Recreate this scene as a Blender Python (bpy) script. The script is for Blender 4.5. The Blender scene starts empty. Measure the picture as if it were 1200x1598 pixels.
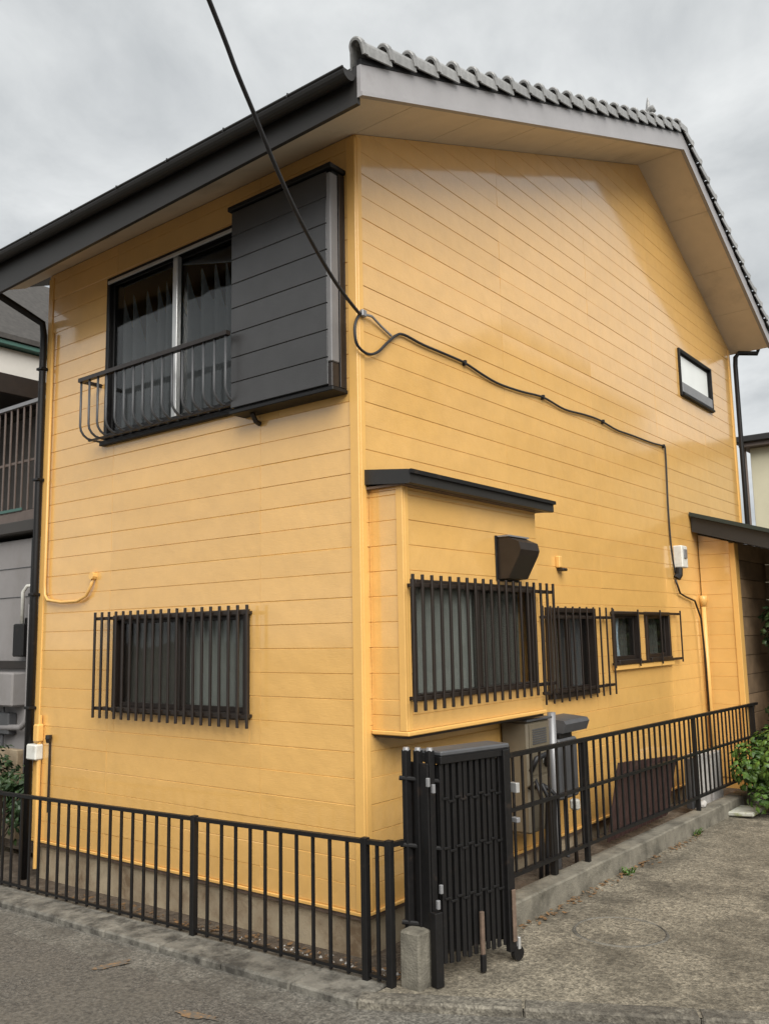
import bpy, bmesh, math, random
from mathutils import Vector, Matrix
R = math.radians
rnd = random.Random(7)
SC = bpy.context.scene
COL = SC.collection

# ------------------------------------------------------------------ camera
CAM_P = Vector((3.807, -4.613, 1.771)); YAW, PITCH, ROLL = 0.66104, 0.13863, -0.01927
cam = bpy.data.objects.new('camera', bpy.data.cameras.new('camera')); COL.objects.link(cam)
fw = Vector((-math.sin(YAW)*math.cos(PITCH), math.cos(YAW)*math.cos(PITCH), math.sin(PITCH)))
rt = fw.cross(Vector((0, 0, 1))).normalized(); up = rt.cross(fw)
r2 = rt*math.cos(ROLL) + up*math.sin(ROLL); u2 = up*math.cos(ROLL) - rt*math.sin(ROLL)
M = Matrix((r2, u2, -fw)).transposed().to_4x4(); M.translation = CAM_P
cam.matrix_world = M
cam.data.sensor_fit = 'VERTICAL'; cam.data.sensor_height = 36.0; cam.data.lens = 36.0*1373.7/1598.0
cam.data.clip_start = 0.05; cam.data.clip_end = 2000
SC.camera = cam

# ------------------------------------------------------------------ world: overcast sky
SUN_EL, SUN_AZ = R(43), R(127)      # azimuth measured from +Y towards +X
W = bpy.data.worlds.new('World'); SC.world = W; W.use_nodes = True
nt = W.node_tree; nt.nodes.clear()
def wn(t, **k):
    n = nt.nodes.new(t)
    for a, b in k.items(): setattr(n, a, b)
    return n
sky = wn('ShaderNodeTexSky', sky_type='NISHITA', sun_disc=False, sun_elevation=SUN_EL, sun_rotation=SUN_AZ)
sky.air_density = 1.0; sky.dust_density = 3.0
tc = wn('ShaderNodeTexCoord'); sep = wn('ShaderNodeSeparateXYZ'); nt.links.new(tc.outputs['Generated'], sep.inputs[0])
zz = wn('ShaderNodeMath', operation='MAXIMUM'); zz.inputs[1].default_value = 0.0; nt.links.new(sep.outputs['Z'], zz.inputs[0])
za = wn('ShaderNodeMath', operation='ADD'); za.inputs[1].default_value = 0.32; nt.links.new(zz.outputs[0], za.inputs[0])
cv = wn('ShaderNodeVectorMath', operation='DIVIDE'); nt.links.new(tc.outputs['Generated'], cv.inputs[0])
cb = wn('ShaderNodeCombineXYZ')
for i in range(3): nt.links.new(za.outputs[0], cb.inputs[i])
nt.links.new(cb.outputs[0], cv.inputs[1])
n1 = wn('ShaderNodeTexNoise'); n1.inputs['Scale'].default_value = 3.4; n1.inputs['Detail'].default_value = 8; n1.inputs['Roughness'].default_value = 0.56; n1.inputs['Distortion'].default_value = 0.35
nt.links.new(cv.outputs[0], n1.inputs['Vector'])
rp = wn('ShaderNodeValToRGB'); rp.color_ramp.elements[0].position = 0.33; rp.color_ramp.elements[1].position = 0.68
rp.color_ramp.elements[0].color = (0.42, 0.44, 0.45, 1); rp.color_ramp.elements[1].color = (0.67, 0.685, 0.685, 1)
nt.links.new(n1.outputs['Fac'], rp.inputs[0])
sk = wn('ShaderNodeVectorMath', operation='SCALE'); sk.inputs['Scale'].default_value = 0.08; nt.links.new(sky.outputs[0], sk.inputs[0])
mx = wn('ShaderNodeMix', data_type='RGBA'); mx.inputs[0].default_value = 0.93
nt.links.new(sk.outputs[0], mx.inputs[6]); nt.links.new(rp.outputs[0], mx.inputs[7])
bg = wn('ShaderNodeBackground'); bg.inputs['Strength'].default_value = 0.40; nt.links.new(mx.outputs[2], bg.inputs['Color'])
wo = wn('ShaderNodeOutputWorld'); nt.links.new(bg.outputs[0], wo.inputs[0])
sl = bpy.data.lights.new('sun', 'SUN'); sl.energy = 1.5; sl.angle = R(55); sl.color = (1.0, 0.97, 0.92)
so = bpy.data.objects.new('sun', sl); COL.objects.link(so)
sd = Vector((math.sin(SUN_AZ)*math.cos(SUN_EL), math.cos(SUN_AZ)*math.cos(SUN_EL), math.sin(SUN_EL)))
so.rotation_euler = (-sd).to_track_quat('-Z', 'Y').to_euler(); so.location = sd*30
SC.view_settings.view_transform = 'Standard'; SC.view_settings.look = 'None'
SC.view_settings.gamma = 1; SC.view_settings.use_curve_mapping = False; SC.view_settings.exposure = 1.72

# ------------------------------------------------------------------ materials
MATS = {}
def mat(name, col, rough=0.6, var=0.12, vscale=3.0, bump=0.0, bscale=40.0, bstretch=(1, 1, 1), metal=0.0, coat=0.0, spec=0.5,
        rvar=0.0, dirt=None, dscale=1.2, dlo=0.5, dhi=0.75, per_obj=0.0, wave=0.0, detail=6, coat_r=0.12):
    if name in MATS: return MATS[name]
    m = bpy.data.materials.new(name); m.use_nodes = True; MATS[name] = m
    t = m.node_tree; b = t.nodes['Principled BSDF']; L = t.links.new
    b.inputs['Roughness'].default_value = rough; b.inputs['Metallic'].default_value = metal
    b.inputs['Coat Weight'].default_value = coat; b.inputs['Coat Roughness'].default_value = coat_r; b.inputs['Coat IOR'].default_value = 1.75
    b.inputs['Specular IOR Level'].default_value = spec
    tcn = t.nodes.new('ShaderNodeTexCoord')
    n = t.nodes.new('ShaderNodeTexNoise'); n.inputs['Scale'].default_value = vscale; n.inputs['Detail'].default_value = detail; n.inputs['Roughness'].default_value = 0.62
    L(tcn.outputs['Object'], n.inputs['Vector'])
    mr = t.nodes.new('ShaderNodeMapRange'); mr.inputs['From Min'].default_value = 0.28; mr.inputs['From Max'].default_value = 0.72
    mr.inputs['To Min'].default_value = 1-var; mr.inputs['To Max'].default_value = 1+var; L(n.outputs['Fac'], mr.inputs['Value'])
    fac = mr.outputs[0]
    if per_obj:
        oi = t.nodes.new('ShaderNodeObjectInfo'); m2 = t.nodes.new('ShaderNodeMapRange')
        m2.inputs['To Min'].default_value = 1-per_obj; m2.inputs['To Max'].default_value = 1+per_obj; L(oi.outputs['Random'], m2.inputs['Value'])
        mm = t.nodes.new('ShaderNodeMath'); mm.operation = 'MULTIPLY'; L(fac, mm.inputs[0]); L(m2.outputs[0], mm.inputs[1]); fac = mm.outputs[0]
    vs = t.nodes.new('ShaderNodeVectorMath'); vs.operation = 'SCALE'; vs.inputs[0].default_value = col[:3]; L(fac, vs.inputs['Scale'])
    out = vs.outputs[0]
    if dirt:
        dn = t.nodes.new('ShaderNodeTexNoise'); dn.inputs['Scale'].default_value = dscale; dn.inputs['Detail'].default_value = 9; dn.inputs['Roughness'].default_value = 0.68
        L(tcn.outputs['Object'], dn.inputs['Vector'])
        dr = t.nodes.new('ShaderNodeMapRange'); dr.inputs['From Min'].default_value = dlo; dr.inputs['From Max'].default_value = dhi; L(dn.outputs['Fac'], dr.inputs['Value'])
        dm = t.nodes.new('ShaderNodeMix'); dm.data_type = 'RGBA'; L(dr.outputs[0], dm.inputs[0]); L(out, dm.inputs[6]); dm.inputs[7].default_value = (*dirt, 1)
        out = dm.outputs[2]
    L(out, b.inputs['Base Color'])
    if rvar:
        rr = t.nodes.new('ShaderNodeMapRange'); rr.inputs['To Min'].default_value = max(rough-rvar, 0.02); rr.inputs['To Max'].default_value = rough+rvar
        rn = t.nodes.new('ShaderNodeTexNoise'); rn.inputs['Scale'].default_value = 1.7; rn.inputs['Detail'].default_value = 7; L(tcn.outputs['Object'], rn.inputs['Vector'])
        L(rn.outputs['Fac'], rr.inputs['Value']); L(rr.outputs[0], b.inputs['Roughness'])
    nrm = None
    if bump:
        mp = t.nodes.new('ShaderNodeMapping'); mp.inputs['Scale'].default_value = bstretch; L(tcn.outputs['Object'], mp.inputs['Vector'])
        bn = t.nodes.new('ShaderNodeTexNoise'); bn.inputs['Scale'].default_value = bscale; bn.inputs['Detail'].default_value = 5; L(mp.outputs[0], bn.inputs['Vector'])
        bp = t.nodes.new('ShaderNodeBump'); bp.inputs['Strength'].default_value = 1.0; bp.inputs['Distance'].default_value = bump
        L(bn.outputs['Fac'], bp.inputs['Height']); nrm = bp.outputs[0]
    if wave:
        wnz = t.nodes.new('ShaderNodeTexNoise'); wnz.inputs['Scale'].default_value = 2.6; wnz.inputs['Detail'].default_value = 4; L(tcn.outputs['Object'], wnz.inputs['Vector'])
        wb = t.nodes.new('ShaderNodeBump'); wb.inputs['Strength'].default_value = 1.0; wb.inputs['Distance'].default_value = wave
        L(wnz.outputs['Fac'], wb.inputs['Height'])
        if nrm: L(nrm, wb.inputs['Normal'])
        nrm = wb.outputs[0]
    if nrm: L(nrm, b.inputs['Normal'])
    return m

def glass_mat(name, tint=(0.92, 0.94, 0.94), rough=0.03):
    m = bpy.data.materials.new(name); m.use_nodes = True; t = m.node_tree; t.nodes.clear()
    o = t.nodes.new('ShaderNodeOutputMaterial'); tr = t.nodes.new('ShaderNodeBsdfTransparent'); tr.inputs[0].default_value = (*tint, 1)
    g = t.nodes.new('ShaderNodeBsdfGlossy'); g.inputs['Roughness'].default_value = rough
    lw = t.nodes.new('ShaderNodeLayerWeight'); lw.inputs['Blend'].default_value = 0.5
    f = t.nodes.new('ShaderNodeMath'); f.operation = 'POWER'; f.inputs[1].default_value = 4.0; t.links.new(lw.outputs['Facing'], f.inputs[0])
    n = t.nodes.new('ShaderNodeTexNoise'); n.inputs['Scale'].default_value = 2.2; tcn = t.nodes.new('ShaderNodeTexCoord'); t.links.new(tcn.outputs['Object'], n.inputs['Vector'])
    bp = t.nodes.new('ShaderNodeBump'); bp.inputs['Distance'].default_value = 0.004; t.links.new(n.outputs['Fac'], bp.inputs['Height']); t.links.new(bp.outputs[0], g.inputs['Normal'])
    mr = t.nodes.new('ShaderNodeMath'); mr.operation = 'MULTIPLY_ADD'; mr.inputs[1].default_value = 0.75; mr.inputs[2].default_value = 0.018; mr.use_clamp = True; t.links.new(f.outputs[0], mr.inputs[0])
    mxs = t.nodes.new('ShaderNodeMixShader'); t.links.new(mr.outputs[0], mxs.inputs[0]); t.links.new(tr.outputs[0], mxs.inputs[1]); t.links.new(g.outputs[0], mxs.inputs[2])
    t.links.new(mxs.outputs[0], o.inputs[0]); return m

def leaf_mat(name, c1, c2):
    m = bpy.data.materials.new(name); m.use_nodes = True; t = m.node_tree; b = t.nodes['Principled BSDF']
    oi = t.nodes.new('ShaderNodeTexCoord'); n = t.nodes.new('ShaderNodeTexNoise'); n.inputs['Scale'].default_value = 9; n.inputs['Detail'].default_value = 4
    t.links.new(oi.outputs['Object'], n.inputs['Vector']); rp = t.nodes.new('ShaderNodeValToRGB')
    rp.color_ramp.elements[0].position = 0.36; rp.color_ramp.elements[1].position = 0.64
    rp.color_ramp.elements[0].color = (*c1, 1); rp.color_ramp.elements[1].color = (*c2, 1)
    t.links.new(n.outputs['Fac'], rp.inputs[0]); t.links.new(rp.outputs[0], b.inputs['Base Color'])
    b.inputs['Roughness'].default_value = 0.5
    b.inputs['Transmission Weight'].default_value = 0.0
    return m

YEL = (0.71, 0.412, 0.122)
m_siding = mat('siding_paint', YEL, 0.40, var=0.05, vscale=5, bump=0.0013, bscale=22, bstretch=(1, 1, 14), rvar=0.08, per_obj=0.035, wave=0.014, spec=0.5, coat=1.0, coat_r=0.10)
m_trim = mat('trim_paint', (0.71, 0.412, 0.122), 0.34, var=0.05, vscale=4, bump=0.0006, bscale=60, rvar=0.06)
m_back = mat('wall_backing', (0.70, 0.40, 0.11), 0.6, var=0.05)
m_soffit = mat('soffit_paint', (0.70, 0.60, 0.46), 0.6, var=0.07, vscale=2.5, bump=0.0004, bscale=90, dirt=(0.40, 0.33, 0.25), dlo=0.55, dhi=0.85)
m_black = mat('black_steel', (0.0065, 0.006, 0.006), 0.5, var=0.3, vscale=30, bump=0.0003, bscale=150, rvar=0.12, dirt=(0.04, 0.026, 0.018), dscale=9, dlo=0.60, dhi=0.8, spec=0.35)
m_bronze = mat('bronze_aluminium', (0.016, 0.0105, 0.0075), 0.42, var=0.25, vscale=12, rvar=0.1)
m_char = mat('charcoal_paint', (0.044, 0.043, 0.043), 0.30, var=0.12, vscale=5, bump=0.001, bscale=30, bstretch=(1, 1, 8), rvar=0.08, per_obj=0.06)
m_fascia = mat('dark_fascia_paint', (0.019, 0.018, 0.017), 0.45, var=0.15, vscale=4, bump=0.0004, bscale=80)
m_barge = mat('barge_paint', (0.318, 0.308, 0.312), 0.38, var=0.07, vscale=3, bump=0.0006, bscale=35, rvar=0.06, dirt=(0.22, 0.20, 0.20), dscale=3, dlo=0.6, dhi=0.85)
m_tile = mat('glazed_roof_tile', (0.26, 0.26, 0.255), 0.36, var=0.3, vscale=14, bump=0.001, bscale=60, rvar=0.1, per_obj=0.12, dirt=(0.13, 0.13, 0.12), dscale=11, dlo=0.52, dhi=0.72)
m_alu = mat('silver_aluminium', (0.55, 0.55, 0.54), 0.35, var=0.1, vscale=10, metal=0.6, rvar=0.08)
m_grayalu = mat('grey_aluminium', (0.24, 0.24, 0.245), 0.4, var=0.1, vscale=10, metal=0.3, rvar=0.08)
m_glass = glass_mat('window_glass')
m_frost = mat('frosted_sky_glass', (0.74, 0.76, 0.74), 0.3, var=0.06, vscale=2, spec=0.6)  # frosted pane, its pale colour includes the sky reflected in it
m_curt_gray = mat('grey_curtain', (0.185, 0.185, 0.165), 0.9, var=0.08, vscale=6, bump=0.0008, bscale=160)
m_curt_dark = mat('dark_curtain', (0.06, 0.056, 0.046), 0.9, var=0.15, vscale=6, bump=0.0008, bscale=160)
m_curt_slate = mat('slate_curtain', (0.052, 0.053, 0.055), 0.9, var=0.1, vscale=5, bump=0.0008, bscale=160)
m_curt_blue = mat('pale_blue_curtain', (0.30, 0.35, 0.39), 0.9, var=0.1, vscale=5, bump=0.0008, bscale=160)
m_dark = mat('dark_room', (0.02, 0.02, 0.018), 0.9, var=0.2)
m_conc = mat('old_concrete', (0.17, 0.155, 0.122), 0.88, var=0.25, vscale=7, bump=0.006, bscale=70, dirt=(0.05, 0.045, 0.033), dscale=3.2, dlo=0.46, dhi=0.68)
m_found = mat('foundation_concrete', (0.40, 0.325, 0.22), 0.9, var=0.25, vscale=6, bump=0.004, bscale=60, dirt=(0.17, 0.115, 0.066), dscale=3.0, dlo=0.44, dhi=0.66)
m_kerb = mat('kerb_concrete', (0.155, 0.144, 0.12), 0.88, var=0.25, vscale=11, bump=0.005, bscale=90, per_obj=0.12, dirt=(0.04, 0.036, 0.029), dscale=7, dlo=0.42, dhi=0.62)
m_soil = mat('soil', (0.085, 0.062, 0.042), 0.95, var=0.4, vscale=12, bump=0.02, bscale=35, dirt=(0.16, 0.135, 0.10), dscale=6, dlo=0.5, dhi=0.75)
m_cable = mat('cable_rubber', (0.014, 0.014, 0.016), 0.5, var=0.2)
m_white = mat('white_plastic', (0.62, 0.61, 0.56), 0.45, var=0.1, vscale=20, dirt=(0.4, 0.37, 0.3), dscale=12, dlo=0.55, dhi=0.8)
m_beige = mat('beige_steel', (0.135, 0.113, 0.078), 0.5, var=0.12, vscale=8, rvar=0.08)
m_gray = mat('grey_steel', (0.068, 0.070, 0.074), 0.45, var=0.15, vscale=8, rvar=0.08)
m_brownp = mat('brown_sheet', (0.050, 0.026, 0.022), 0.45, var=0.25, vscale=6, rvar=0.1, dirt=(0.09, 0.06, 0.045), dscale=5, dlo=0.55, dhi=0.8)
m_wood = mat('brown_timber', (0.19, 0.125, 0.07), 0.75, var=0.3, vscale=5, bump=0.003, bscale=18, bstretch=(6, 6, 1), per_obj=0.25)
m_taupe = mat('taupe_steel', (0.12, 0.09, 0.075), 0.5, var=0.15, vscale=9)
m_nwall = mat('neighbour_render', (0.27, 0.255, 0.25), 0.85, var=0.08, vscale=3, bump=0.003, bscale=120, dirt=(0.19, 0.175, 0.165), dscale=1.5, dlo=0.5, dhi=0.8)
m_cream = mat('cream_render', (0.62, 0.58, 0.42), 0.8, var=0.05, vscale=2, bump=0.002, bscale=90)
m_nwhite = mat('white_render', (0.52, 0.50, 0.46), 0.8, var=0.08, vscale=3)
m_green = mat('green_trim', (0.05, 0.12, 0.10), 0.5, var=0.15)
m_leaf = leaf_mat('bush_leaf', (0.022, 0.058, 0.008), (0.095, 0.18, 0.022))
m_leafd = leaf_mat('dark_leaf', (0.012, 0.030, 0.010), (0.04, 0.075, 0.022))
m_stem = mat('stem_bark', (0.07, 0.05, 0.03), 0.9, var=0.3)
m_stone = mat('pale_stone', (0.48, 0.46, 0.43), 0.8, var=0.2, vscale=20, per_obj=0.25)
m_rust = mat('rusty_rod', (0.13, 0.088, 0.062), 0.7, var=0.35, vscale=25, bump=0.001, bscale=80)
m_orange = mat('orange_road_paint', (0.25, 0.14, 0.055), 0.8, var=0.3, vscale=30, dirt=(0.10, 0.09, 0.075), dscale=34, dlo=0.36, dhi=0.54)
m_litter = mat('dry_leaf', (0.17, 0.095, 0.04), 0.9, var=0.5, vscale=30, per_obj=0.3)

def speckle(name, a, b_, c, sc1, big, rough=0.9, bump=0.006):
    m = bpy.data.materials.new(name); m.use_nodes = True; t = m.node_tree; b = t.nodes['Principled BSDF']; L = t.links.new
    b.inputs['Roughness'].default_value = rough; b.inputs['Specular IOR Level'].default_value = 0.35
    tcn = t.nodes.new('ShaderNodeTexCoord')
    v = t.nodes.new('ShaderNodeTexVoronoi'); v.inputs['Scale'].default_value = sc1; L(tcn.outputs['Object'], v.inputs['Vector'])
    r = t.nodes.new('ShaderNodeValToRGB'); r.color_ramp.elements[0].color = (*a, 1); r.color_ramp.elements[1].color = (*b_, 1)
    sx = t.nodes.new('ShaderNodeSeparateColor'); L(v.outputs['Color'], sx.inputs[0]); L(sx.outputs[0], r.inputs[0])
    n = t.nodes.new('ShaderNodeTexNoise'); n.inputs['Scale'].default_value = big; n.inputs['Detail'].default_value = 10; n.inputs['Roughness'].default_value = 0.66; L(tcn.outputs['Object'], n.inputs['Vector'])
    mr = t.nodes.new('ShaderNodeMapRange'); mr.inputs['From Min'].default_value = 0.42; mr.inputs['From Max'].default_value = 0.66; L(n.outputs['Fac'], mr.inputs['Value'])
    mx_ = t.nodes.new('ShaderNodeMix'); mx_.data_type = 'RGBA'; L(mr.outputs[0], mx_.inputs[0]); L(r.outputs[0], mx_.inputs[6]); mx_.inputs[7].default_value = (*c, 1)
    n3 = t.nodes.new('ShaderNodeTexNoise'); n3.inputs['Scale'].default_value = sc1*0.35; n3.inputs['Detail'].default_value = 6; L(tcn.outputs['Object'], n3.inputs['Vector'])
    m3 = t.nodes.new('ShaderNodeMapRange'); m3.inputs['From Min'].default_value = 0.3; m3.inputs['From Max'].default_value = 0.7; m3.inputs['To Min'].default_value = 0.62; m3.inputs['To Max'].default_value = 1.35; L(n3.outputs['Fac'], m3.inputs['Value'])
    vs = t.nodes.new('ShaderNodeVectorMath'); vs.operation = 'SCALE'; L(mx_.outputs[2], vs.inputs[0]); L(m3.outputs[0], vs.inputs['Scale'])
    L(vs.outputs[0], b.inputs['Base Color'])
    bp = t.nodes.new('ShaderNodeBump'); bp.inputs['Distance'].default_value = bump; bp.inputs['Strength'].default_value = 0.8; L(n3.outputs['Fac'], bp.inputs['Height'])
    b2 = t.nodes.new('ShaderNodeBump'); b2.inputs['Distance'].default_value = bump*0.5; L(v.outputs['Distance'], b2.inputs['Height']); L(bp.outputs[0], b2.inputs['Normal']); L(b2.outputs[0], b.inputs['Normal'])
    return m
m_asphalt = speckle('asphalt', (0.052, 0.047, 0.040), (0.135, 0.123, 0.104), (0.105, 0.094, 0.077), 110, 1.3)
m_drive = speckle('driveway_concrete', (0.115, 0.101, 0.076), (0.285, 0.25, 0.188), (0.076, 0.066, 0.049), 80, 1.7)
m_edge = speckle('driveway_lip', (0.10, 0.09, 0.072), (0.22, 0.20, 0.16), (0.07, 0.062, 0.05), 80, 3.0)
m_gutter = speckle('gutter_concrete', (0.078, 0.073, 0.062), (0.185, 0.172, 0.146), (0.070, 0.063, 0.052), 95, 3.2)

# ------------------------------------------------------------------ mesh helpers
class MB:
    def __init__(s): s.v = []; s.f = []
    def add(s, vs, fs):
        k = len(s.v); s.v += [tuple(p) for p in vs]; s.f += [tuple(i+k for i in f) for f in fs]; return s
    def box(s, a, b, c=0.0):
        x0, y0, z0 = [min(p, q) for p, q in zip(a, b)]; x1, y1, z1 = [max(p, q) for p, q in zip(a, b)]
        c = min(c, (x1-x0)*0.45, (y1-y0)*0.45, (z1-z0)*0.45)
        if c <= 0:
            return s.add([(x0,y0,z0),(x1,y0,z0),(x1,y1,z0),(x0,y1,z0),(x0,y0,z1),(x1,y0,z1),(x1,y1,z1),(x0,y1,z1)],
                         [(0,3,2,1),(4,5,6,7),(0,1,5,4),(1,2,6,5),(2,3,7,6),(3,0,4,7)])
        vs = []; idx = {}
        for i, X in enumerate(((x0, 1), (x1, -1))):
            for j, Y in enumerate(((y0, 1), (y1, -1))):
                for k, Z in enumerate(((z0, 1), (z1, -1))):
                    for ax in range(3):
                        p = [X[0], Y[0], Z[0]]; sg = (X[1], Y[1], Z[1])
                        for q in range(3):
                            if q != ax: p[q] += sg[q]*c
                        idx[i, j, k, ax] = len(vs); vs.append(p)
        F = []
        for i in (0, 1):
            F.append([idx[i,0,0,0], idx[i,1,0,0], idx[i,1,1,0], idx[i,0,1,0]])
            F.append([idx[0,i,0,1], idx[1,i,0,1], idx[1,i,1,1], idx[0,i,1,1]])
            F.append([idx[0,0,i,2], idx[1,0,i,2], idx[1,1,i,2], idx[0,1,i,2]])
        for a_ in (0, 1):
            for b_ in (0, 1):
                F.append([idx[a_,b_,0,0], idx[a_,b_,1,0], idx[a_,b_,1,1], idx[a_,b_,0,1]])
                F.append([idx[a_,0,b_,0], idx[a_,1,b_,0], idx[a_,1,b_,2], idx[a_,0,b_,2]])
                F.append([idx[0,a_,b_,1], idx[1,a_,b_,1], idx[1,a_,b_,2], idx[0,a_,b_,2]])
                for c_ in (0, 1): F.append([idx[a_,b_,c_,0], idx[a_,b_,c_,1], idx[a_,b_,c_,2]])
        return s.add(vs, F)
    def tube(s, pts, r, n=8, cap=True):
        pts = [Vector(p) for p in pts]; k0 = len(s.v); prev = None
        rr = r if isinstance(r, (list, tuple)) else [r]*len(pts)
        for i, p in enumerate(pts):
            d = (pts[min(i+1, len(pts)-1)] - pts[max(i-1, 0)]).normalized()
            if prev is None: a = d.orthogonal().normalized()
            else: a = (prev - d*prev.dot(d)).normalized()
            prev = a; b = d.cross(a)
            for j in range(n):
                t = 2*math.pi*(j+0.5)/n; s.v.append(tuple(p + (a*math.cos(t)+b*math.sin(t))*rr[i]))
        for i in range(len(pts)-1):
            for j in range(n):
                s.f.append((k0+i*n+j, k0+i*n+(j+1) % n, k0+(i+1)*n+(j+1) % n, k0+(i+1)*n+j))
        if cap:
            s.f.append(tuple(k0+j for j in range(n))); s.f.append(tuple(k0+(len(pts)-1)*n+j for j in range(n)))
        return s
    def bar(s, p0, p1, w, h=None, upv=(0, 0, 1)):
        p0 = Vector(p0); p1 = Vector(p1); d = (p1-p0).normalized(); u = Vector(upv)
        if abs(d.dot(u)) > 0.95: u = Vector((0, 1, 0))
        a = d.cross(u).normalized(); b = a.cross(d); h = h or w; vs = []
        for p in (p0, p1):
            for sa, sb in ((-1,-1), (1,-1), (1,1), (-1,1)): vs.append(p + a*sa*w/2 + b*sb*h/2)
        return s.add(vs, [(0,1,2,3), (4,5,6,7), (0,1,5,4), (1,2,6,5), (2,3,7,6), (3,0,4,7)])
    def prism(s, poly, fn, d0, d1):      # poly in (u,v); fn(u,d,v) -> xyz
        n = len(poly); k = len(s.v)
        s.v += [fn(u, d0, v) for u, v in poly] + [fn(u, d1, v) for u, v in poly]
        s.f.append(tuple(k+i for i in range(n))); s.f.append(tuple(k+n+i for i in range(n)))
        for i in range(n): s.f.append((k+i, k+(i+1) % n, k+n+(i+1) % n, k+n+i))
        return s
    def mesh(s, name, m, smooth=False):
        me = bpy.data.meshes.new(name); me.from_pydata(s.v, [], s.f)
        bm = bmesh.new(); bm.from_mesh(me); bmesh.ops.recalc_face_normals(bm, faces=bm.faces); bm.to_mesh(me); bm.free()
        me.materials.append(m)
        if smooth:
            for p in me.polygons: p.use_smooth = True
        return me

def link(name, me, parent=None, loc=(0, 0, 0)):
    o = bpy.data.objects.new(name, me); COL.objects.link(o); o.location = loc
    if parent is not None:
        o.parent = parent
        pm = parent.get('_org'); o.matrix_parent_inverse = Matrix.Translation(-Vector(ORG.get(parent.name, (0, 0, 0))))
        ORG[o.name] = ORG.get(parent.name, (0, 0, 0)) if False else tuple(Vector(loc))
    else: ORG[o.name] = tuple(Vector(loc))
    return o
ORG = {}
def build(mb, name, m, parent=None, smooth=False): return link(name, mb.mesh(name, m, smooth), parent)
def thing(name, loc, label, cat, group=None):
    o = bpy.data.objects.new(name, None); COL.objects.link(o); o.location = loc; o.empty_display_size = 0.2
    ORG[o.name] = tuple(loc); o['label'] = label; o['category'] = cat
    if group: o['group'] = group
    return o
def tag(o, label, cat, group=None):
    o['label'] = label; o['category'] = cat
    if group: o['group'] = group
    return o
def struct(mb, name, m):
    o = build(mb, name, m); o['kind'] = 'structure'; return o
FL = lambda u, d, v: (u, -d, v)      # front wall: plane y=0, u=x, outward -y
FG = lambda u, d, v: (d, u, v)       # gable wall: plane x=0, u=y, outward +x
def fbox(mb, fn, u0, u1, d0, d1, v0, v1, c=0.0): return mb.box(fn(u0, d0, v0), fn(u1, d1, v1), c)

def G(x, y=0.0):
    return -0.2 + 0.022*max(min(x-0.5, 0.0), -10.0) - 0.012*max(y-0.5, 0.0)

# ------------------------------------------------------------------ ground, road, driveway
struct(MB().add([(-400, -400, -0.75), (400, -400, -0.75), (400, 400, -0.75), (-400, 400, -0.75)], [(0, 1, 2, 3)]), 'ground', m_soil)
mb = MB()   # asphalt road in front
def strip(mb, xs, ylo, yhi, dz):
    for a, b in zip(xs[:-1], xs[1:]):
        mb.add([(a, ylo(a), G(a)+dz), (b, ylo(b), G(b)+dz), (b, yhi(b), G(b)+dz), (a, yhi(a), G(a)+dz)], [(0, 1, 2, 3)])
edge = lambda x: -0.70 if x < 0.5 else -0.70 + (x-0.5)*0.535       # outer edge of the kerb
XS = [-30, -14, -9.5, -6, -4, -3, -2, -1, 0, 0.5, 1, 1.5, 2, 3, 5, 9, 14]
XF = [-30, -14, -9.5, -6] + [-5+0.09*i for i in range(61)] + [0.5, 1, 1.5, 2, 3, 5, 9, 14]
jag = {x_: rnd.uniform(-0.022, 0.022) for x_ in XF}
strip(mb, XF, lambda x: -16.0, lambda x: edge(x)-0.30+jag[x], -0.040)
struct(mb, 'road', m_asphalt)
mb = MB(); strip(mb, XS, lambda x: edge(x)-0.38, lambda x: edge(x)+0.02, -0.044)
gut = struct(mb, 'gutter_strip', m_gutter)
mb = MB()
strip(mb, [0.52, 1, 1.5, 2, 3, 5, 9, 14], lambda x: edge(x)+0.02, lambda x: max(0.5, edge(x)+0.02), -0.004)
def dz(y): return G(1, y)-0.004
for a, b in ((0.5, 3), (3, 7), (7, 14), (14, 40)):
    mb.add([(0.45, a, dz(a)), (14, a, dz(a)), (14, b, dz(b)), (0.45, b, dz(b))], [(0, 1, 2, 3)])
struct(mb, 'driveway', m_drive)
mb = MB(); mb.add([(-14, -0.5, G(-14)-0.10), (0.5, -0.5, G(0.5)-0.10), (0.5, 0.4, G(0.5)-0.08), (-14, 0.4, G(-14)-0.06)], [(0, 1, 2, 3)])
mb.add([(0.0, 0.39, -0.14), (0.5, 0.39, -0.14), (0.5, 9, -0.2), (0.0, 9, -0.2)], [(0, 1, 2, 3)])
mb.add([(-30, 0.39, -0.42), (-3.9, 0.39, -0.3), (-3.9, 30, -0.3), (-30, 30, -0.42)], [(0, 1, 2, 3)])
struct(mb, 'yard_soil', m_soil)

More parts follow.
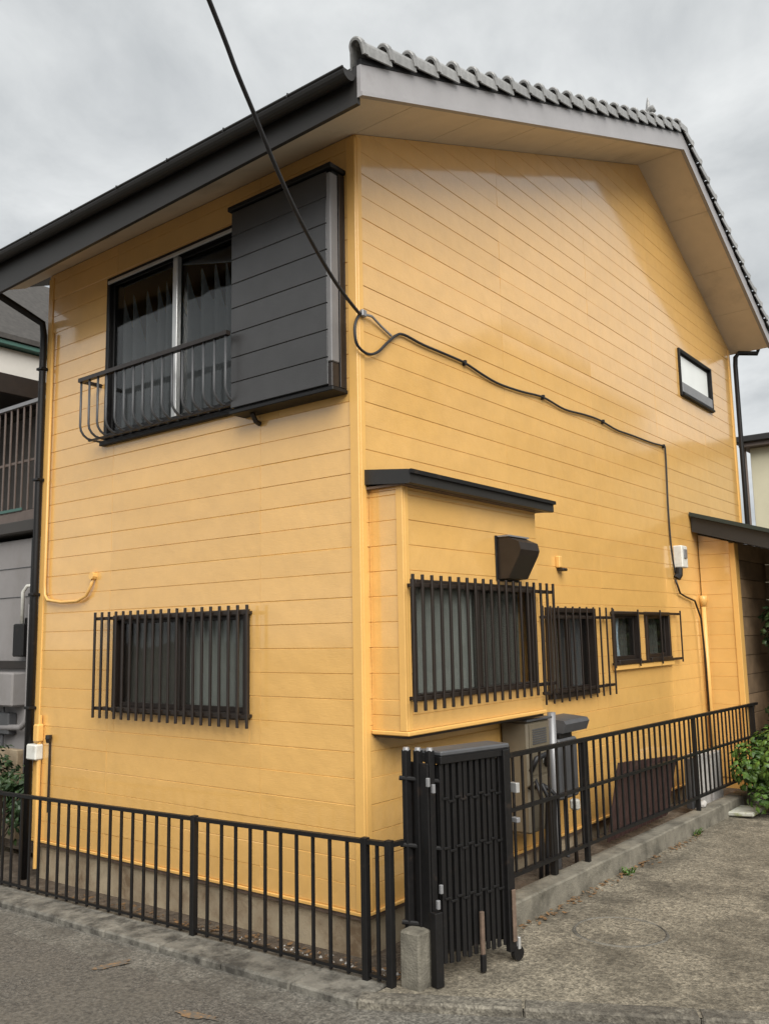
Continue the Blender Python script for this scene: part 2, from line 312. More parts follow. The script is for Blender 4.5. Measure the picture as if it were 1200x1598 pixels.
kerb = bpy.data.objects.new('kerb', None); COL.objects.link(kerb); kerb['kind'] = 'structure'; ORG['kerb'] = (0, 0, 0)
x = -9.0
while x < 0.42:                                 # kerb blocks under the front fence
    L_ = 0.6; a, b = x+0.004, min(x+L_, 0.5)-0.004; j = rnd.uniform(-0.004, 0.004)
    m_ = MB(); m_.box((a, -0.70+j, -0.30), (b, -0.36, 0.0), 0.012)
    m_.v = [(vx, vy, vz+G(vx)+0.002+rnd.uniform(-.0015, .0015)) for vx, vy, vz in m_.v]
    build(m_, 'kerb_stone', m_kerb, kerb); x += L_
ang = math.atan(0.535); s = 0.0; P0 = Vector((0.5, -0.70, 0)); D = Vector((math.cos(ang), math.sin(ang), 0)); N = Vector((-D.y, D.x, 0))
while s < 5.4:                                  # flush edging along the driveway mouth
    m_ = MB(); m_.box((s+0.002, -0.0, -0.12), (s+0.898, 0.13, 0.0+rnd.uniform(-.001, .003)), 0.012)
    m_.v = [tuple(P0 + D*vx + N*vy + Vector((0, 0, -0.198+vz))) for vx, vy, vz in m_.v]
    build(m_, 'kerb_stone', m_edge, kerb); s += 0.9
y = 0.42
while y < 6.4:                                  # low kerb wall under the side fence
    m_ = MB(); m_.box((0.43, y+0.003, -0.3), (0.60+rnd.uniform(-.004, .004), y+0.797, 0.15), 0.012)
    m_.v = [(vx, vy, vz+G(1, vy)) for vx, vy, vz in m_.v]
    build(m_, 'kerb_stone', m_conc, kerb); y += 0.8

# round ring scored in the driveway
mb = MB(); c = Vector((1.2, 1.2)); n = 48
def ringpart(r0, r1, z0, z1):
    vs = []; fs = []
    for i in range(n):
        t = 2*math.pi*i/n; cx, sy = math.cos(t), math.sin(t); w = 0.006*math.sin(5*t+1)
        for r, z in ((r0, z0), (r0+0.012, z1), (r1-0.012+w, z1), (r1+w, z0)): vs.append((c.x+cx*r, c.y+sy*r, G(1, c.y+sy*r)+z))
    for i in range(n):
        k, l = i*4, ((i+1) % n)*4
        for q in range(3): fs.append((k+q, l+q, l+q+1, k+q+1))
    mb.add(vs, fs)
ringpart(0.285, 0.315, -0.006, 0.0015)
mh = build(mb, 'manhole_rim', m_kerb); tag(mh, 'round concrete manhole rim set flush in the driveway', 'manhole')
vs = [(c.x+0.287*math.cos(2*math.pi*i/n), c.y+0.287*math.sin(2*math.pi*i/n), G(1, c.y+0.287*math.sin(2*math.pi*i/n))-0.0015) for i in range(n)]
lid = build(MB().add(vs, [tuple(range(n))]), 'lid', m_drive, mh)

# orange paint marks on the road
for k, (px, py, ln, wd, an, lb) in enumerate([(-1.24, -1.02, 0.22, 0.10, 1.2, 'upper orange paint dash on the asphalt nearest the kerb'), (-0.16, -1.245, 0.26, 0.09, 0.25, 'faint lower orange paint smear at the bottom of the asphalt')]):
    vs = []; nn = 14
    for i in range(nn):
        t = 2*math.pi*i/nn; q = 1+0.45*rnd.uniform(-1, 1); a, b = math.cos(t)*ln/2*q, math.sin(t)*wd/2*q
        xx = px+a*math.cos(an)-b*math.sin(an); yy = py+a*math.sin(an)+b*math.cos(an); vs.append((xx, yy, G(xx)-0.034))
    tag(build(MB().add(vs, [tuple(range(nn))]), 'road_paint_mark', m_orange), lb, 'road marking', 'orange marks on the road')

# ------------------------------------------------------------------ the yellow house
W_, D_ = -3.93, 8.88
ZS0, SF, YA, SB = 5.39, 0.39, 5.59, 0.485
ZA = ZS0 + SF*YA
def zs(y): return ZS0+SF*y if y <= YA else ZA-SB*(y-YA)
house = thing('yellow_house', (-1.96, 4.4, -0.2), 'two storey yellow house with glossy horizontal siding and a tiled gable roof', 'house')
ROWS = [0.0, 0.318] + [0.66+0.342*k for k in range(0, 22)]
HOLES_F = [(-2.72, -1.06, 1.17, 1.98), (-2.93, -0.75, 3.55, 5.07)]
HOLES_G = [(0.2, 1.9, 1.3, 2.15), (2.58, 3.60, 1.17, 1.99), (4.02, 4.70, 1.42, 1.97), (4.90, 5.62, 1.42, 1.97), (6.57, 7.86, 4.79, 5.43)]

def clip(poly, a, b, c):            # keep a*u+b*v<=c
    out = []
    for i in range(len(poly)):
        p, q = poly[i], poly[(i+1) % len(poly)]; dp, dq = a*p[0]+b*p[1]-c, a*q[0]+b*q[1]-c
        if dp <= 1e-9: out.append(p)
        if (dp < -1e-9 and dq > 1e-9) or (dp > 1e-9 and dq < -1e-9):
            t = dp/(dp-dq); out.append((p[0]+t*(q[0]-p[0]), p[1]+t*(q[1]-p[1])))
    o2 = []
    for p in out:
        if not o2 or abs(p[0]-o2[-1][0])+abs(p[1]-o2[-1][1]) > 1e-5: o2.append(p)
    if len(o2) > 1 and abs(o2[0][0]-o2[-1][0])+abs(o2[0][1]-o2[-1][1]) < 1e-5: o2.pop()
    return o2
def minus(rect, holes):
    rs = [rect]
    for h in holes:
        nr = []
        for (a, b, c_, d_) in rs:
            if h[0] >= b or h[1] <= a or h[2] >= d_ or h[3] <= c_: nr.append((a, b, c_, d_)); continue
            if h[0] > a: nr.append((a, h[0], c_, d_))
            if h[1] < b: nr.append((h[1], b, c_, d_))
            m0, m1 = max(a, h[0]), min(b, h[1])
            if h[2] > c_: nr.append((m0, m1, c_, h[2]))
            if h[3] < d_: nr.append((m0, m1, h[3], d_))
        rs = nr
    return rs
def gclip(poly):
    poly = clip(poly, -SF, 1, ZS0-0.004)
    return clip(poly, SB, 1, ZA+SB*YA-0.004) if len(poly) > 2 else poly
TH = 0.016
brnd = random.Random(11)
def board_piece(mb, poly, fn, strong, weak, d0=0.0):
    """poly (u,v) ccw or cw; edges on the 'strong' heights get a wide chamfer, on 'weak' a narrow one"""
    area = sum(poly[i][0]*poly[(i+1) % len(poly)][1]-poly[(i+1) % len(poly)][0]*poly[i][1] for i in range(len(poly)))
    if abs(area) < 2e-4: return
    if area < 0: poly = poly[::-1]
    n = len(poly); ins = []
    for i in range(n):
        p, q = poly[i], poly[(i+1) % n]; w = 0.0008
        if abs(p[1]-q[1]) < 1e-5:
            w = 0.0045 if min(abs(p[1]-s_) for s_ in strong) < 1e-4 else (0.003 if min(abs(p[1]-s_) for s_ in weak) < 1e-4 else 0.001)
        elif abs(p[0]-q[0]) < 1e-5: w = 0.0016
        ln = math.hypot(q[0]-p[0], q[1]-p[1]); nx, ny = -(q[1]-p[1])/ln, (q[0]-p[0])/ln
        ins.append((nx, ny, nx*p[0]+ny*p[1]+w))
    inner = []
    for i in range(n):
        a, b = ins[i-1], ins[i]; det = a[0]*b[1]-a[1]*b[0]
        if abs(det) < 1e-6: inner.append(poly[i]); continue
        inner.append(((a[2]*b[1]-a[1]*b[2])/det, (a[0]*b[2]-a[2]*b[0])/det))
    k = len(mb.v); vc = sum(p[1] for p in poly)/n; uc = sum(p[0] for p in poly)/n
    ta, tb, tc_ = brnd.uniform(-.0003, .0008), brnd.uniform(-.013, .013), brnd.uniform(-.0016, .0016)
    mb.v += [fn(u, d0, v) for u, v in poly] + [fn(u, d0+TH-0.005, v) for u, v in poly] + [fn(u, d0+TH+ta+tb*(v-vc)+tc_*(u-uc), v) for u, v in inner]
    mb.f.append(tuple(k+2*n+i for i in range(n)))
    for i in range(n):
        j = (i+1) % n
        mb.f.append((k+i, k+j, k+n+j, k+n+i)); mb.f.append((k+n+i, k+n+j, k+2*n+j, k+2*n+i))
def side_wall(fn, u0, u1, seams, holes, clipf, ztop, parent):
    us = [u0]+[s_ for s_ in seams if u0 < s_ < u1]+[u1]
    for r0, r1 in zip(ROWS[:-1], ROWS[1:]):
        if r0 >= ztop: break
        mid = (r0+r1)/2
        for a, b in zip(us[:-1], us[1:]):
            ps = []
            for v0, v1 in ((r0, mid), (mid, r1)):
                for (p0, p1, q0, q1) in minus((a, b, v0, min(v1, ztop)), holes):
                    if q1 <= q0: continue
                    poly = [(p0, q0), (p1, q0), (p1, q1), (p0, q1)]
                    if clipf: poly = clipf(poly)
                    if len(poly) > 2: ps.append((p0, p1, poly))
            groups = []
            for q in sorted(ps, key=lambda t: t[0]):
                if groups and q[0] < groups[-1][0]+1e-6: groups[-1][0] = max(groups[-1][0], q[1]); groups[-1][1].append(q[2])
                else: groups.append([q[1], [q[2]]])
            for _, polys in groups:
                mb = MB()
                for poly in polys: board_piece(mb, poly, fn, ROWS, [mid])
                if mb.f: build(mb, 'siding_board', m_siding, parent)
side_wall(FL, W_, -0.006, [-2.81, -0.947], HOLES_F, None, 5.375, house)
side_wall(FG, 0.006, D_, [2.016, 3.84, 5.66, 7.48], HOLES_G, gclip, 7.6, house)
# sheathing behind the boards, closing the house
mb = MB()
for (a, b, c_, d_) in minus((W_, 0, -0.05, 5.45), HOLES_F): fbox(mb, FL, a, b, -0.12, 0.0, c_, d_)
build(mb, 'front_wall', m_back, house)
mb = MB(); us = [0.12]+[0.12+0.6*i for i in range(1, 15)]+[D_]
for i in range(len(us)-1):
    for rect in minus((us[i], us[i+1], -0.05, 7.7), HOLES_G):
        a, b, c_, d_ = rect; poly = gclip([(a, c_), (b, c_), (b, d_), (a, d_)])
        if len(poly) > 2: mb.prism(poly, FG, -0.12, 0.0)
build(mb, 'gable_wall', m_back, house)
mb = MB(); prof = [(0.12, -0.05), (D_, -0.05), (D_, zs(D_)-0.004), (YA, ZA-0.004), (0.12, zs(0.12)-0.004)]
mb.prism(prof, FG, W_, W_+0.1); build(mb, 'far_gable_wall', m_back, house)
build(MB().box((W_, D_-0.1, -0.05), (-0.125, D_-0.002, zs(D_)-0.01)), 'rear_wall', m_back, house)
build(MB().box((W_+0.1, 0.13, 2.6), (-0.13, D_-0.12, 2.75)), 'upper_floor', m_dark, house)
# trims
def trim(name, a, b, m=m_trim, c=0.004): return build(MB().box(a, b, c), name, m, house)
mb = MB(); mb.box((-0.055, -0.027, 0.0), (0.027, 0.0, 5.36), 0.005); mb.box((0.0, 0.0005, 0.0), (0.0265, 0.055, 5.37), 0.005); build(mb, 'corner_trim', m_trim, house)
trim('corner_trim', (W_-0.004, -0.026, 0.0), (W_+0.075, 0.0, 5.34))
trim('corner_trim', (0.0, D_-0.075, 0.0), (0.026, D_+0.004, zs(D_)-0.02))
# drip flashing and foundation
mb = MB(); mb.box((W_, -0.034, -0.022), (0.034, 0.0, -0.001), 0.003); mb.box((0.0, 0.001, -0.022), (0.034, 6.8, -0.001), 0.003); build(mb, 'base_flashing', m_trim, house)
mb = MB(); mb.box((W_+0.02, -0.012, -0.055), (0.012, 0.0, -0.0225), 0.002); mb.box((0.0, 0.001, -0.055), (0.012, 6.8, -0.0225), 0.002); build(mb, 'flashing_underside', m_rust, house)
build(MB().box((W_+0.02, 0.03, -0.7), (-0.03, D_, -0.056), 0.01), 'foundation', m_found, house)

# ---- soffits
def slope_panel(mb, x0, x1, y0, y1, d0, d1):
    vs = []
    for d in (d0, d1):
        for (xx, yy) in ((x0, y0), (x1, y0), (x1, y1), (x0, y1)): vs.append((xx, yy, (ZS0+SF*yy if max(y0, y1) <= YA+1e-6 else ZA-SB*(yy-YA))+d))
    mb.add(vs, [(0, 1, 2, 3), (4, 5, 6, 7), (0, 1, 5, 4), (1, 2, 6, 5), (2, 3, 7, 6), (3, 0, 4, 7)])
XO, XL, YE, YB = 0.555, -4.42, -0.60, 8.99
ys = [0.0+0.93*i for i in range(0, 7)]; ys[-1] = YA
ys = [YE+0.001]+ys
for a, b in zip(ys[:-1], ys[1:]):
    if b-a < 0.05: continue
    mb = MB(); slope_panel(mb, 0.0, XO, a+0.0035, b-0.0035, 0.0, 0.012); build(mb, 'soffit_panel', m_soffit, house)
ys = [YA, 6.5, 7.43, 8.2, YB]
for a, b in zip(ys[:-1], ys[1:]):
    mb = MB(); slope_panel(mb, 0.0, XO, a+0.0035, b-0.0035, 0.0, 0.012); build(mb, 'soffit_panel', m_soffit, house)
xs = [XL, -3.5, -2.6, -1.7, -0.8, 0.0]
for a, b in zip(xs[:-1], xs[1:]):
    mb = MB(); slope_panel(mb, a+0.002, b-0.002, YE+0.001, 0.0, 0.0, 0.012); build(mb, 'soffit_panel', m_soffit, house)
# ---- roof
roof = build(MB(), 'roof', m_fascia, house)
mb = MB(); slope_panel(mb, XL, XO, YE, YA, 0.013, 0.135); slope_panel(mb, XL, XO, YA, YB, 0.013, 0.135)
roof.data = mb.mesh('roof', m_fascia)
def barge(y0, y1, h0, h1):
    mb = MB(); slope_panel(mb, XO, XO+0.03, y0, y1, h0, h1); return mb
build(barge(YE-0.03, YA, -0.012, 0.205), 'barge_board', m_barge, house)
build(barge(YA, YB, -0.012, 0.205), 'barge_board', m_barge, house)
mb = MB(); slope_panel(mb, XO+0.03, XO+0.042, YE-0.03, YA, -0.012, 0.018); slope_panel(mb, XO+0.03, XO+0.042, YA, YB, -0.012, 0.018); build(mb, 'barge_edge', m_barge, house)
mb = MB(); slope_panel(mb, XO-0.002, XO+0.036, YE-0.025, YA, 0.206, 0.245); slope_panel(mb, XO-0.002, XO+0.036, YA, YB, 0.206, 0.245); build(mb, 'verge_gap_shade', m_black, house)  # black strip draws the shaded gap under the verge tiles
mb = MB().prism([(XL, 4.965), (XO-0.001, 5.095), (XO-0.001, ZS0+SF*YE+0.20), (XL, ZS0+SF*YE+0.20)], lambda u, d, v: (u, d, v), YE-0.03, YE); build(mb, 'fascia_board', mat('fascia_brown_grey', (0.021, 0.019, 0.017), 0.5, var=0.15, vscale=4), house)
# eave gutter, half round with a rolled front lip
def gutter(x0, x1, yc, zc, r, name, par, brk=True):
    mb = MB(); n = 10; outer = [(yc+r*math.cos(math.pi+math.pi*i/n), zc+r*math.sin(math.pi+math.pi*i/n)) for i in range(n+1)]
    inner = [(yc+(r-0.006)*math.cos(math.pi+math.pi*i/n), zc+(r-0.006)*math.sin(math.pi+math.pi*i/n)) for i in range(n, -1, -1)]
    mb.prism([(x0, 0)], lambda u, d, v: (0, 0, 0), 0, 0) if False else None
    poly = outer+inner; k = len(mb.v); m_ = len(poly)
    mb.v += [(x0, a, b) for a, b in poly]+[(x1, a, b) for a, b in poly]
    for i in range(m_): j = (i+1) % m_; mb.f.append((k+i, k+j, k+m_+j, k+m_+i))
    for xx in (x0, x1): mb.add([(xx, a, b) for a, b in outer], [tuple(range(n+1))])
    mb.tube([(x0, yc-r, zc), (x1, yc-r, zc)], 0.009, 6)
    g = build(mb, name, m_fascia, par)
    if brk:
        xx = x0+0.3
        while xx < x1: build(MB().tube([(xx, yc+r, zc+0.02), (xx, yc-r-0.006, zc+0.012), (xx, yc-r-0.012, zc-0.02)], 0.005, 5), 'gutter_bracket', m_black, g); xx += 0.62
    return g
gutter(XL-0.15, XO-0.01, YE-0.095, 5.285, 0.06, 'eave_gutter', house)
gutter(XL, XO, YB+0.08, zs(YB)+0.10, 0.055, 'eave_gutter', house, False)
# verge tiles, one by one, stepping up the rake
def tile_mesh(ln):
    mb = MB()      # local: s up-slope, x outwards, n up
    prof = [(0.062, -0.045), (0.074, -0.045), (0.076, 0.02)]
    for i in range(9):
        t = math.pi*i/8; prof.append((0.028+0.048*math.cos(t), 0.016+0.048*math.sin(t)))
    prof += [(-0.02, 0.0), (-0.05, -0.10), (-0.2, -0.11), (-0.2, -0.125), (-0.04, -0.115), (-0.006, 0.012)]
    for i in range(8, -1, -1):
        t = math.pi*i/8; prof.append((0.028+0.034*math.cos(t), 0.016+0.034*math.sin(t)))
    n = len(prof); st = [(-0.006, 0.034, 1.06), (0.0, 0.040, 1.10), (0.035, 0.036, 1.10), (0.05, 0.026, 1.0), (ln, -0.014, 0.93)]
    for s_, dn, q in st: mb.v += [(x_*q, s_, n_*q+dn) for x_, n_ in prof]
    for k in range(len(st)-1):
        for i in range(n): j = (i+1) % n; mb.f.append((k*n+i, k*n+j, (k+1)*n+j, (k+1)*n+i))
    mb.f.append(tuple(range(n))); mb.f.append(tuple((len(st)-1)*n+i for i in range(n)))
    return mb
ORG[roof.name] = (0, 0, 0)
tm = tile_mesh(0.31).mesh('verge_tile', m_tile)
def place_tile(me, name, yy, slope_ang, back, xoff, dz_):
    o = bpy.data.objects.new(name, me); COL.objects.link(o); o.parent = roof
    o.location = (xoff, yy, zs(yy)+dz_)
    o.rotation_euler = (slope_ang, 0, 0) if not back else (math.pi-0, 0, 0)
    return o
pitch = 0.287*math.cos(math.atan(SF)); af = math.atan(SF); ab = math.atan(SB)
k = 0; yy = YE-0.05
cs = math.cos(af)
while yy < YA-0.1:
    o = bpy.data.objects.new('verge_tile', tm); COL.objects.link(o); o.parent = roof
    o.location = (XO+0.0+rnd.uniform(-.004, .004), yy, ZS0+SF*yy+0.262+rnd.uniform(-.004, .004)); o.rotation_euler = (af+rnd.uniform(-.012, .012), 0, rnd.uniform(-.01, .01)); yy += 0.275
tmb = tile_mesh(0.31); tmb.v = [(x_, -y_, z_) for x_, y_, z_ in tmb.v]; tmb = tmb.mesh('verge_tile_rear', m_tile)
yy = YB+0.08
while yy > YA+0.1:
    o = bpy.data.objects.new('verge_tile', tmb); COL.objects.link(o); o.parent = roof
    o.location = (XO+rnd.uniform(-.004, .004), yy, ZA-SB*(yy-YA)+0.262); o.rotation_euler = (-ab, 0, 0); yy -= 0.268
# field of the roof: wavy tile courses
mb = MB()
def course(y0, y1, zf, s_):
    xs_ = [XL+0.02+(XO-0.2-XL)*i/120 for i in range(121)]; k = len(mb.v)
    for (yy, dn) in ((y0, 0.150), (y0, 0.176), (y1, 0.156)):
        for xx in xs_: mb.v.append((xx, yy, zf(yy)+dn+0.012*math.sin(xx*2*math.pi/0.27)))
    for q in range(2):
        for i in range(120): mb.f.append((k+q*121+i, k+q*121+i+1, k+(q+1)*121+i+1, k+(q+1)*121+i))
yy = YE-0.09
while yy < YA-0.05: course(yy, min(yy+0.275, YA), lambda y_: ZS0+SF*y_, 1); yy += 0.275
yy = YB+0.06
while yy > YA+0.05: course(yy, max(yy-0.275, YA), lambda y_: ZA-SB*(y_-YA), 1); yy -= 0.275
o = build(mb, 'tile_field', m_tile, roof)
# ridge: stacked flat tiles, round caps and the end ornament
ridge = build(MB().box((XL, YA-0.12, ZA+0.25), (0.30, YA+0.12, ZA+0.34), 0.01).box((XL, YA-0.10, ZA+0.345), (0.28, YA+0.10, ZA+0.40), 0.01).box((XL, YA-0.085, ZA+0.405), (0.26, YA+0.085, ZA+0.46), 0.01), 'ridge', m_tile, roof)
xx = XL
cap = MB()
for i in range(7):
    t0 = math.pi*i/6
    cap.v += [(-0.14, 0.075*math.cos(t0), 0.075*math.sin(t0)), (0.14, 0.068*math.cos(t0), 0.068*math.sin(t0))]
for i in range(6): cap.f.append((2*i, 2*i+1, 2*i+3, 2*i+2))
cap.f.append(tuple(2*i for i in range(7))); cap.f.append(tuple(2*i+1 for i in range(7)))
capm = cap.mesh('ridge_cap', m_tile)
while xx < 0.12: link('ridge_cap', capm, roof, (xx+0.14, YA, ZA+0.455)); xx += 0.265
mb = MB(); mb.prism([(-0.20, 0.22), (-0.13, 0.30), (-0.15, 0.42), (-0.09, 0.52), (-0.055, 0.62), (0.0, 0.66), (0.055, 0.62), (0.09, 0.52), (0.15, 0.42), (0.13, 0.30), (0.20, 0.22)], lambda u, d, v: (0.16+d, YA+u, ZA+v), 0.0, 0.06)
mb.tube([(0.12, YA, ZA+0.62), (0.24, YA, ZA+0.66), (0.27, YA, ZA+0.67)], [0.05, 0.052, 0.045], 10)
mb.tube([(0.19, YA, ZA+0.65), (0.19, YA, ZA+0.76), (0.19, YA, ZA+0.84)], [0.035, 0.022, 0.006], 8)
build(mb, 'ridge_end_ornament', m_tile, roof)

# ---- downpipes
build(MB().tube([(-4.02, YE-0.09, 5.22), (-4.02, YE-0.06, 5.12), (-4.0, -0.22, 4.96), (-3.95, -0.075, 4.88), (-3.94, -0.062, 4.76), (-3.94, -0.062, 2.5), (-3.94, -0.062, G(-4)-0.1)], 0.034, 10), 'downpipe', m_black, house, True)
for z_ in (4.4, 3.3, 2.2, 1.15): build(MB().box((-3.985, -0.105, z_), (-3.895, -0.027, z_+0.025), 0.004), 'pipe_bracket', m_black, house)
build(MB().tube([(0.40, YB+0.07, zs(YB)+0.05), (0.38, YB+0.05, zs(YB)-0.04), (0.14, D_+0.07, zs(D_)-0.06), (0.09, D_+0.06, zs(D_)-0.12), (0.08, D_+0.06, zs(D_)-0.25), (0.08, D_+0.06, 4), (0.08, D_+0.06, -0.2)], 0.035, 10), 'downpipe', m_black, house, True)

# ---- windows
def curtain(fn, u0, u1, v0, v1, d, m, par, amp=0.018, wl=0.11, ph=0.0, tie=0.0, scal=0.0):
    n = int((u1-u0)/wl*10)+2; mb = MB(); nv = 9
    for j in range(nv):
        tv = j/(nv-1); v = v0+(v1-v0)*tv
        for i in range(n):
            t = i/(n-1); sq = 1-tie*math.sin(math.pi*min(1, tv*1.1))*0.5
            u = u0+(u1-u0)*t*sq; a = amp*(0.8+0.35*math.sin(t*9+ph))
            wv = math.sin(2*math.pi*(u0+(u1-u0)*t)/wl+0.5*math.sin(7*t+ph)+0.2*tv)
            vv = v0+(v1-scal*((1-wv)/2)**0.8*(0.7+0.5*math.sin(5*t+ph)**2)-v0)*tv
            mb.v.append(fn(u, d+a*wv, vv))
    for j in range(nv-1):
        for i in range(n-1): mb.f.append((j*n+i, j*n+i+1, (j+1)*n+i+1, (j+1)*n+i))
    return build(mb, 'curtain', m, par, True)
def window(fn, u0, u1, v0, v1, mframe, name, label=None, mull=None, mmull=None, fw_=0.045, dep=0.05, sashes=True, pane_m=None):
    mb = MB(); d0, d1 = -0.118, TH+0.03
    fbox(mb, fn, u0, u0+fw_, d0, d1, v0, v1, .004); fbox(mb, fn, u1-fw_, u1, d0, d1, v0, v1, .004)
    fbox(mb, fn, u0+fw_, u1-fw_, d0, d1, v1-fw_, v1, .004); fbox(mb, fn, u0+fw_, u1-fw_, d0, d1+0.025, v0, v0+fw_, .004)
    w = build(mb, name, mframe, house)
    if label: w['label'] = label
    iu0, iu1, iv0, iv1 = u0+fw_, u1-fw_, v0+fw_, v1-fw_
    mid = mull if mull is not None else (iu0+iu1)/2
    mm = mmull or mframe
    spans = [(iu0, mid+0.015, -0.005), (mid-0.015, iu1, -0.032)] if sashes else [(iu0, iu1, -0.01)]
    for a, b, d in spans:
        mb = MB(); q = 0.028
        fbox(mb, fn, a, a+q, d-0.012, d+0.012, iv0, iv1, .003); fbox(mb, fn, b-q, b, d-0.012, d+0.012, iv0, iv1, .003)
        fbox(mb, fn, a+q, b-q, d-0.012, d+0.012, iv0, iv0+q+0.012, .003); fbox(mb, fn, a+q, b-q, d-0.012, d+0.012, iv1-q, iv1, .003)
        build(mb, 'sash', mm, w)
        mb = MB(); fbox(mb, fn, a+q, b-q, d-0.003, d+0.003, iv0+q+0.012, iv1-q); build(mb, 'pane', pane_m or m_glass, w)
    return w
def grille(fn, u0, u1, v0, v1, r0, r1, dd, pitch, label, rail_u=None, bw=0.023):
    ru0, ru1 = rail_u or (u0, u1)
    mb = MB()
    for v in (r0, r1): fbox(mb, fn, ru0, ru1, dd-0.020, dd-0.004, v-0.014, v+0.014, .003)
    g = build(mb, 'window_grille', m_bronze, house)
    if label: g['label'] = label
    n = int(round((u1-u0)/pitch)); mb = MB(); fbox(mb, fn, -bw/2, bw/2, -0.003, 0.014, v0, v1, .003); o0 = Vector(fn(0, 0, 0)); mb.v = [tuple(Vector(p)-o0) for p in mb.v]; me = mb.mesh('grille_bar', m_bronze)
    for i in range(n+1):
        u = u0+(u1-u0)*i/n; o = link('grille_bar', me, g, fn(u, dd, 0)); 
        o.matrix_parent_inverse = Matrix.Identity(4)
    for u in (ru0+0.06, ru1-0.06):
        for v in (r0, r1):
            mb = MB(); fbox(mb, fn, u-0.012, u+0.012, TH*0.5, dd-0.018, v-0.012, v+0.012, .002); build(mb, 'bracket', m_bronze, g)
    return g
w1 = window(FL, -2.72, -1.06, 1.17, 1.98, m_bronze, 'window', 'ground floor sliding window behind bars on the front wall')
curtain(FL, -1.86, -1.12, 1.2, 1.95, -0.10, m_curt_gray, w1, 0.012, 0.09); curtain(FL, -2.70, -1.86, 1.2, 1.95, -0.13, m_curt_dark, w1, 0.02, 0.12)
grille(FL, -2.875, -0.985, 1.12, 2.01, 1.20, 1.955, 0.11, 0.1, 'bronze bar grille over the ground floor front window')
w2 = window(FL, -2.93, -0.78, 3.55, 5.07, m_black, 'window', 'upper floor sliding window beside the charcoal shutter box', mull=-1.975)
mb = MB(); fbox(mb, FL, -2.89, -0.8, TH+0.032, TH+0.05, 5.00, 5.03, .003); build(mb, 'head_rail', m_alu, w2)
mb = MB(); fbox(mb, FL, -2.005, -1.945, -0.02, TH+0.012, 3.60, 5.02, .004); build(mb, 'meeting_stile', m_alu, w2)
curtain(FL, -2.86, -2.0, 3.6, 4.90, -0.125, m_curt_slate, w2, 0.055, 0.15, 0.4, 0, 0.42); curtain(FL, -1.94, -0.85, 3.6, 4.90, -0.125, m_curt_slate, w2, 0.055, 0.15, 2.1, 0, 0.42)
# shutter box (planks, frame, cap, grey post)
sbx = build(MB().box((-1.10, -0.145, 3.48), (-0.09, -0.0165, 5.085)), 'shutter_box', m_black, house); sbx['label'] = 'charcoal planked shutter storage box beside the upper window'
nb = 8; z0, z1 = 3.50, 5.08
for i in range(nb):
    a = z0+(z1-z0)*i/nb; b = z0+(z1-z0)*(i+1)/nb
    build(MB().box((-1.115, -0.168, a+0.0015), (-0.125, -0.1455, b-0.0015), 0.004), 'plank', m_char, sbx)
build(MB().box((-1.14, -0.19, 5.086), (-0.065, -0.0165, 5.125), 0.005), 'cap', m_black, sbx)
build(MB().box((-1.12, -0.18, 3.45), (-0.07, -0.0165, 3.479), 0.005), 'sill', m_black, sbx)
build(MB().box((-0.122, -0.172, 3.66), (-0.082, -0.09, 5.06), 0.006), 'post', mat('dull_alu', (0.17, 0.165, 0.165), 0.5, var=0.1), sbx)
build(MB().box((-0.1215, -0.170, 3.48), (-0.083, -0.092, 3.655), 0.006), 'post_foot', m_bronze, sbx)
build(MB().box((-0.0895, -0.085, 3.485), (-0.078, -0.0165, 5.08), 0.003), 'side_panel', m_bronze, sbx)
build(MB().tube([(-0.95, -0.10, 3.449), (-0.95, -0.06, 3.39), (-0.95, -0.02, 3.38)], 0.02, 8), 'bracket', m_bronze, sbx)  # dark stub stands for the small shadow beneath the shutter box
# guard rail in front of the upper window
mb = MB(); mb.bar((-3.02, -0.235, 4.075), (-1.07, -0.235, 4.075), 0.045, 0.035); mb.bar((-3.02, -0.235, 4.075), (-3.02, -0.02, 4.075), 0.03, 0.03)
gr = build(mb, 'window_guard_rail', m_bronze, house); gr['label'] = 'low bronze guard rail with curved bars below the upper window'
pts = [(0, -0.235, 4.06), (0, -0.235, 3.66)]+[(0, -0.235+0.12*(1-math.cos(t)), 3.66-0.11*math.sin(t)) for t in (0.4, 0.8, 1.2, 1.57)]+[(0, -0.02, 3.55)]
bmz = MB().tube(pts, 0.0105, 8).mesh('guard_bar', m_gray, True)
for i in range(16):
    o = link('guard_bar', bmz, gr, (-3.0+1.90*i/15, 0, 0)); o.matrix_parent_inverse = Matrix.Identity(4)
build(MB().bar((-3.02, -0.13, 3.545), (-1.12, -0.13, 3.545), 0.02, 0.016), 'lower_rail', m_bronze, gr)
build(MB().box((-2.97, -0.06, 3.50), (-1.13, -0.0165, 3.545), 0.004), 'window_sill', m_black, w2)

# ---- gable windows
w3 = window(FG, 2.58, 3.60, 1.17, 1.99, m_bronze, 'window', 'barred ground floor window just beyond the bay')
curtain(FG, 2.62, 3.10, 1.2, 1.96, -0.12, m_curt_dark, w3, 0.02, 0.12); curtain(FG, 3.1, 3.56, 1.2, 1.96, -0.10, m_curt_slate, w3, 0.015, 0.12)
grille(FG, 2.40, 3.88, 1.14, 2.0, 1.235, 1.90, 0.09, 0.148, 'bronze bar grille on the window beyond the bay', bw=0.014)
w4 = window(FG, 4.02, 4.70, 1.42, 1.97, m_bronze, 'window', 'nearer of the two small low windows on the gable wall', sashes=False)
curtain(FG, 4.10, 4.45, 1.45, 1.95, -0.09, m_curt_blue, w4, 0.015, 0.10, 0, 0.25); curtain(FG, 4.5, 4.68, 1.45, 1.95, -0.11, m_curt_dark, w4)
w5 = window(FG, 4.90, 5.62, 1.42, 1.97, m_bronze, 'window', 'farther of the two small low windows on the gable wall', sashes=False)
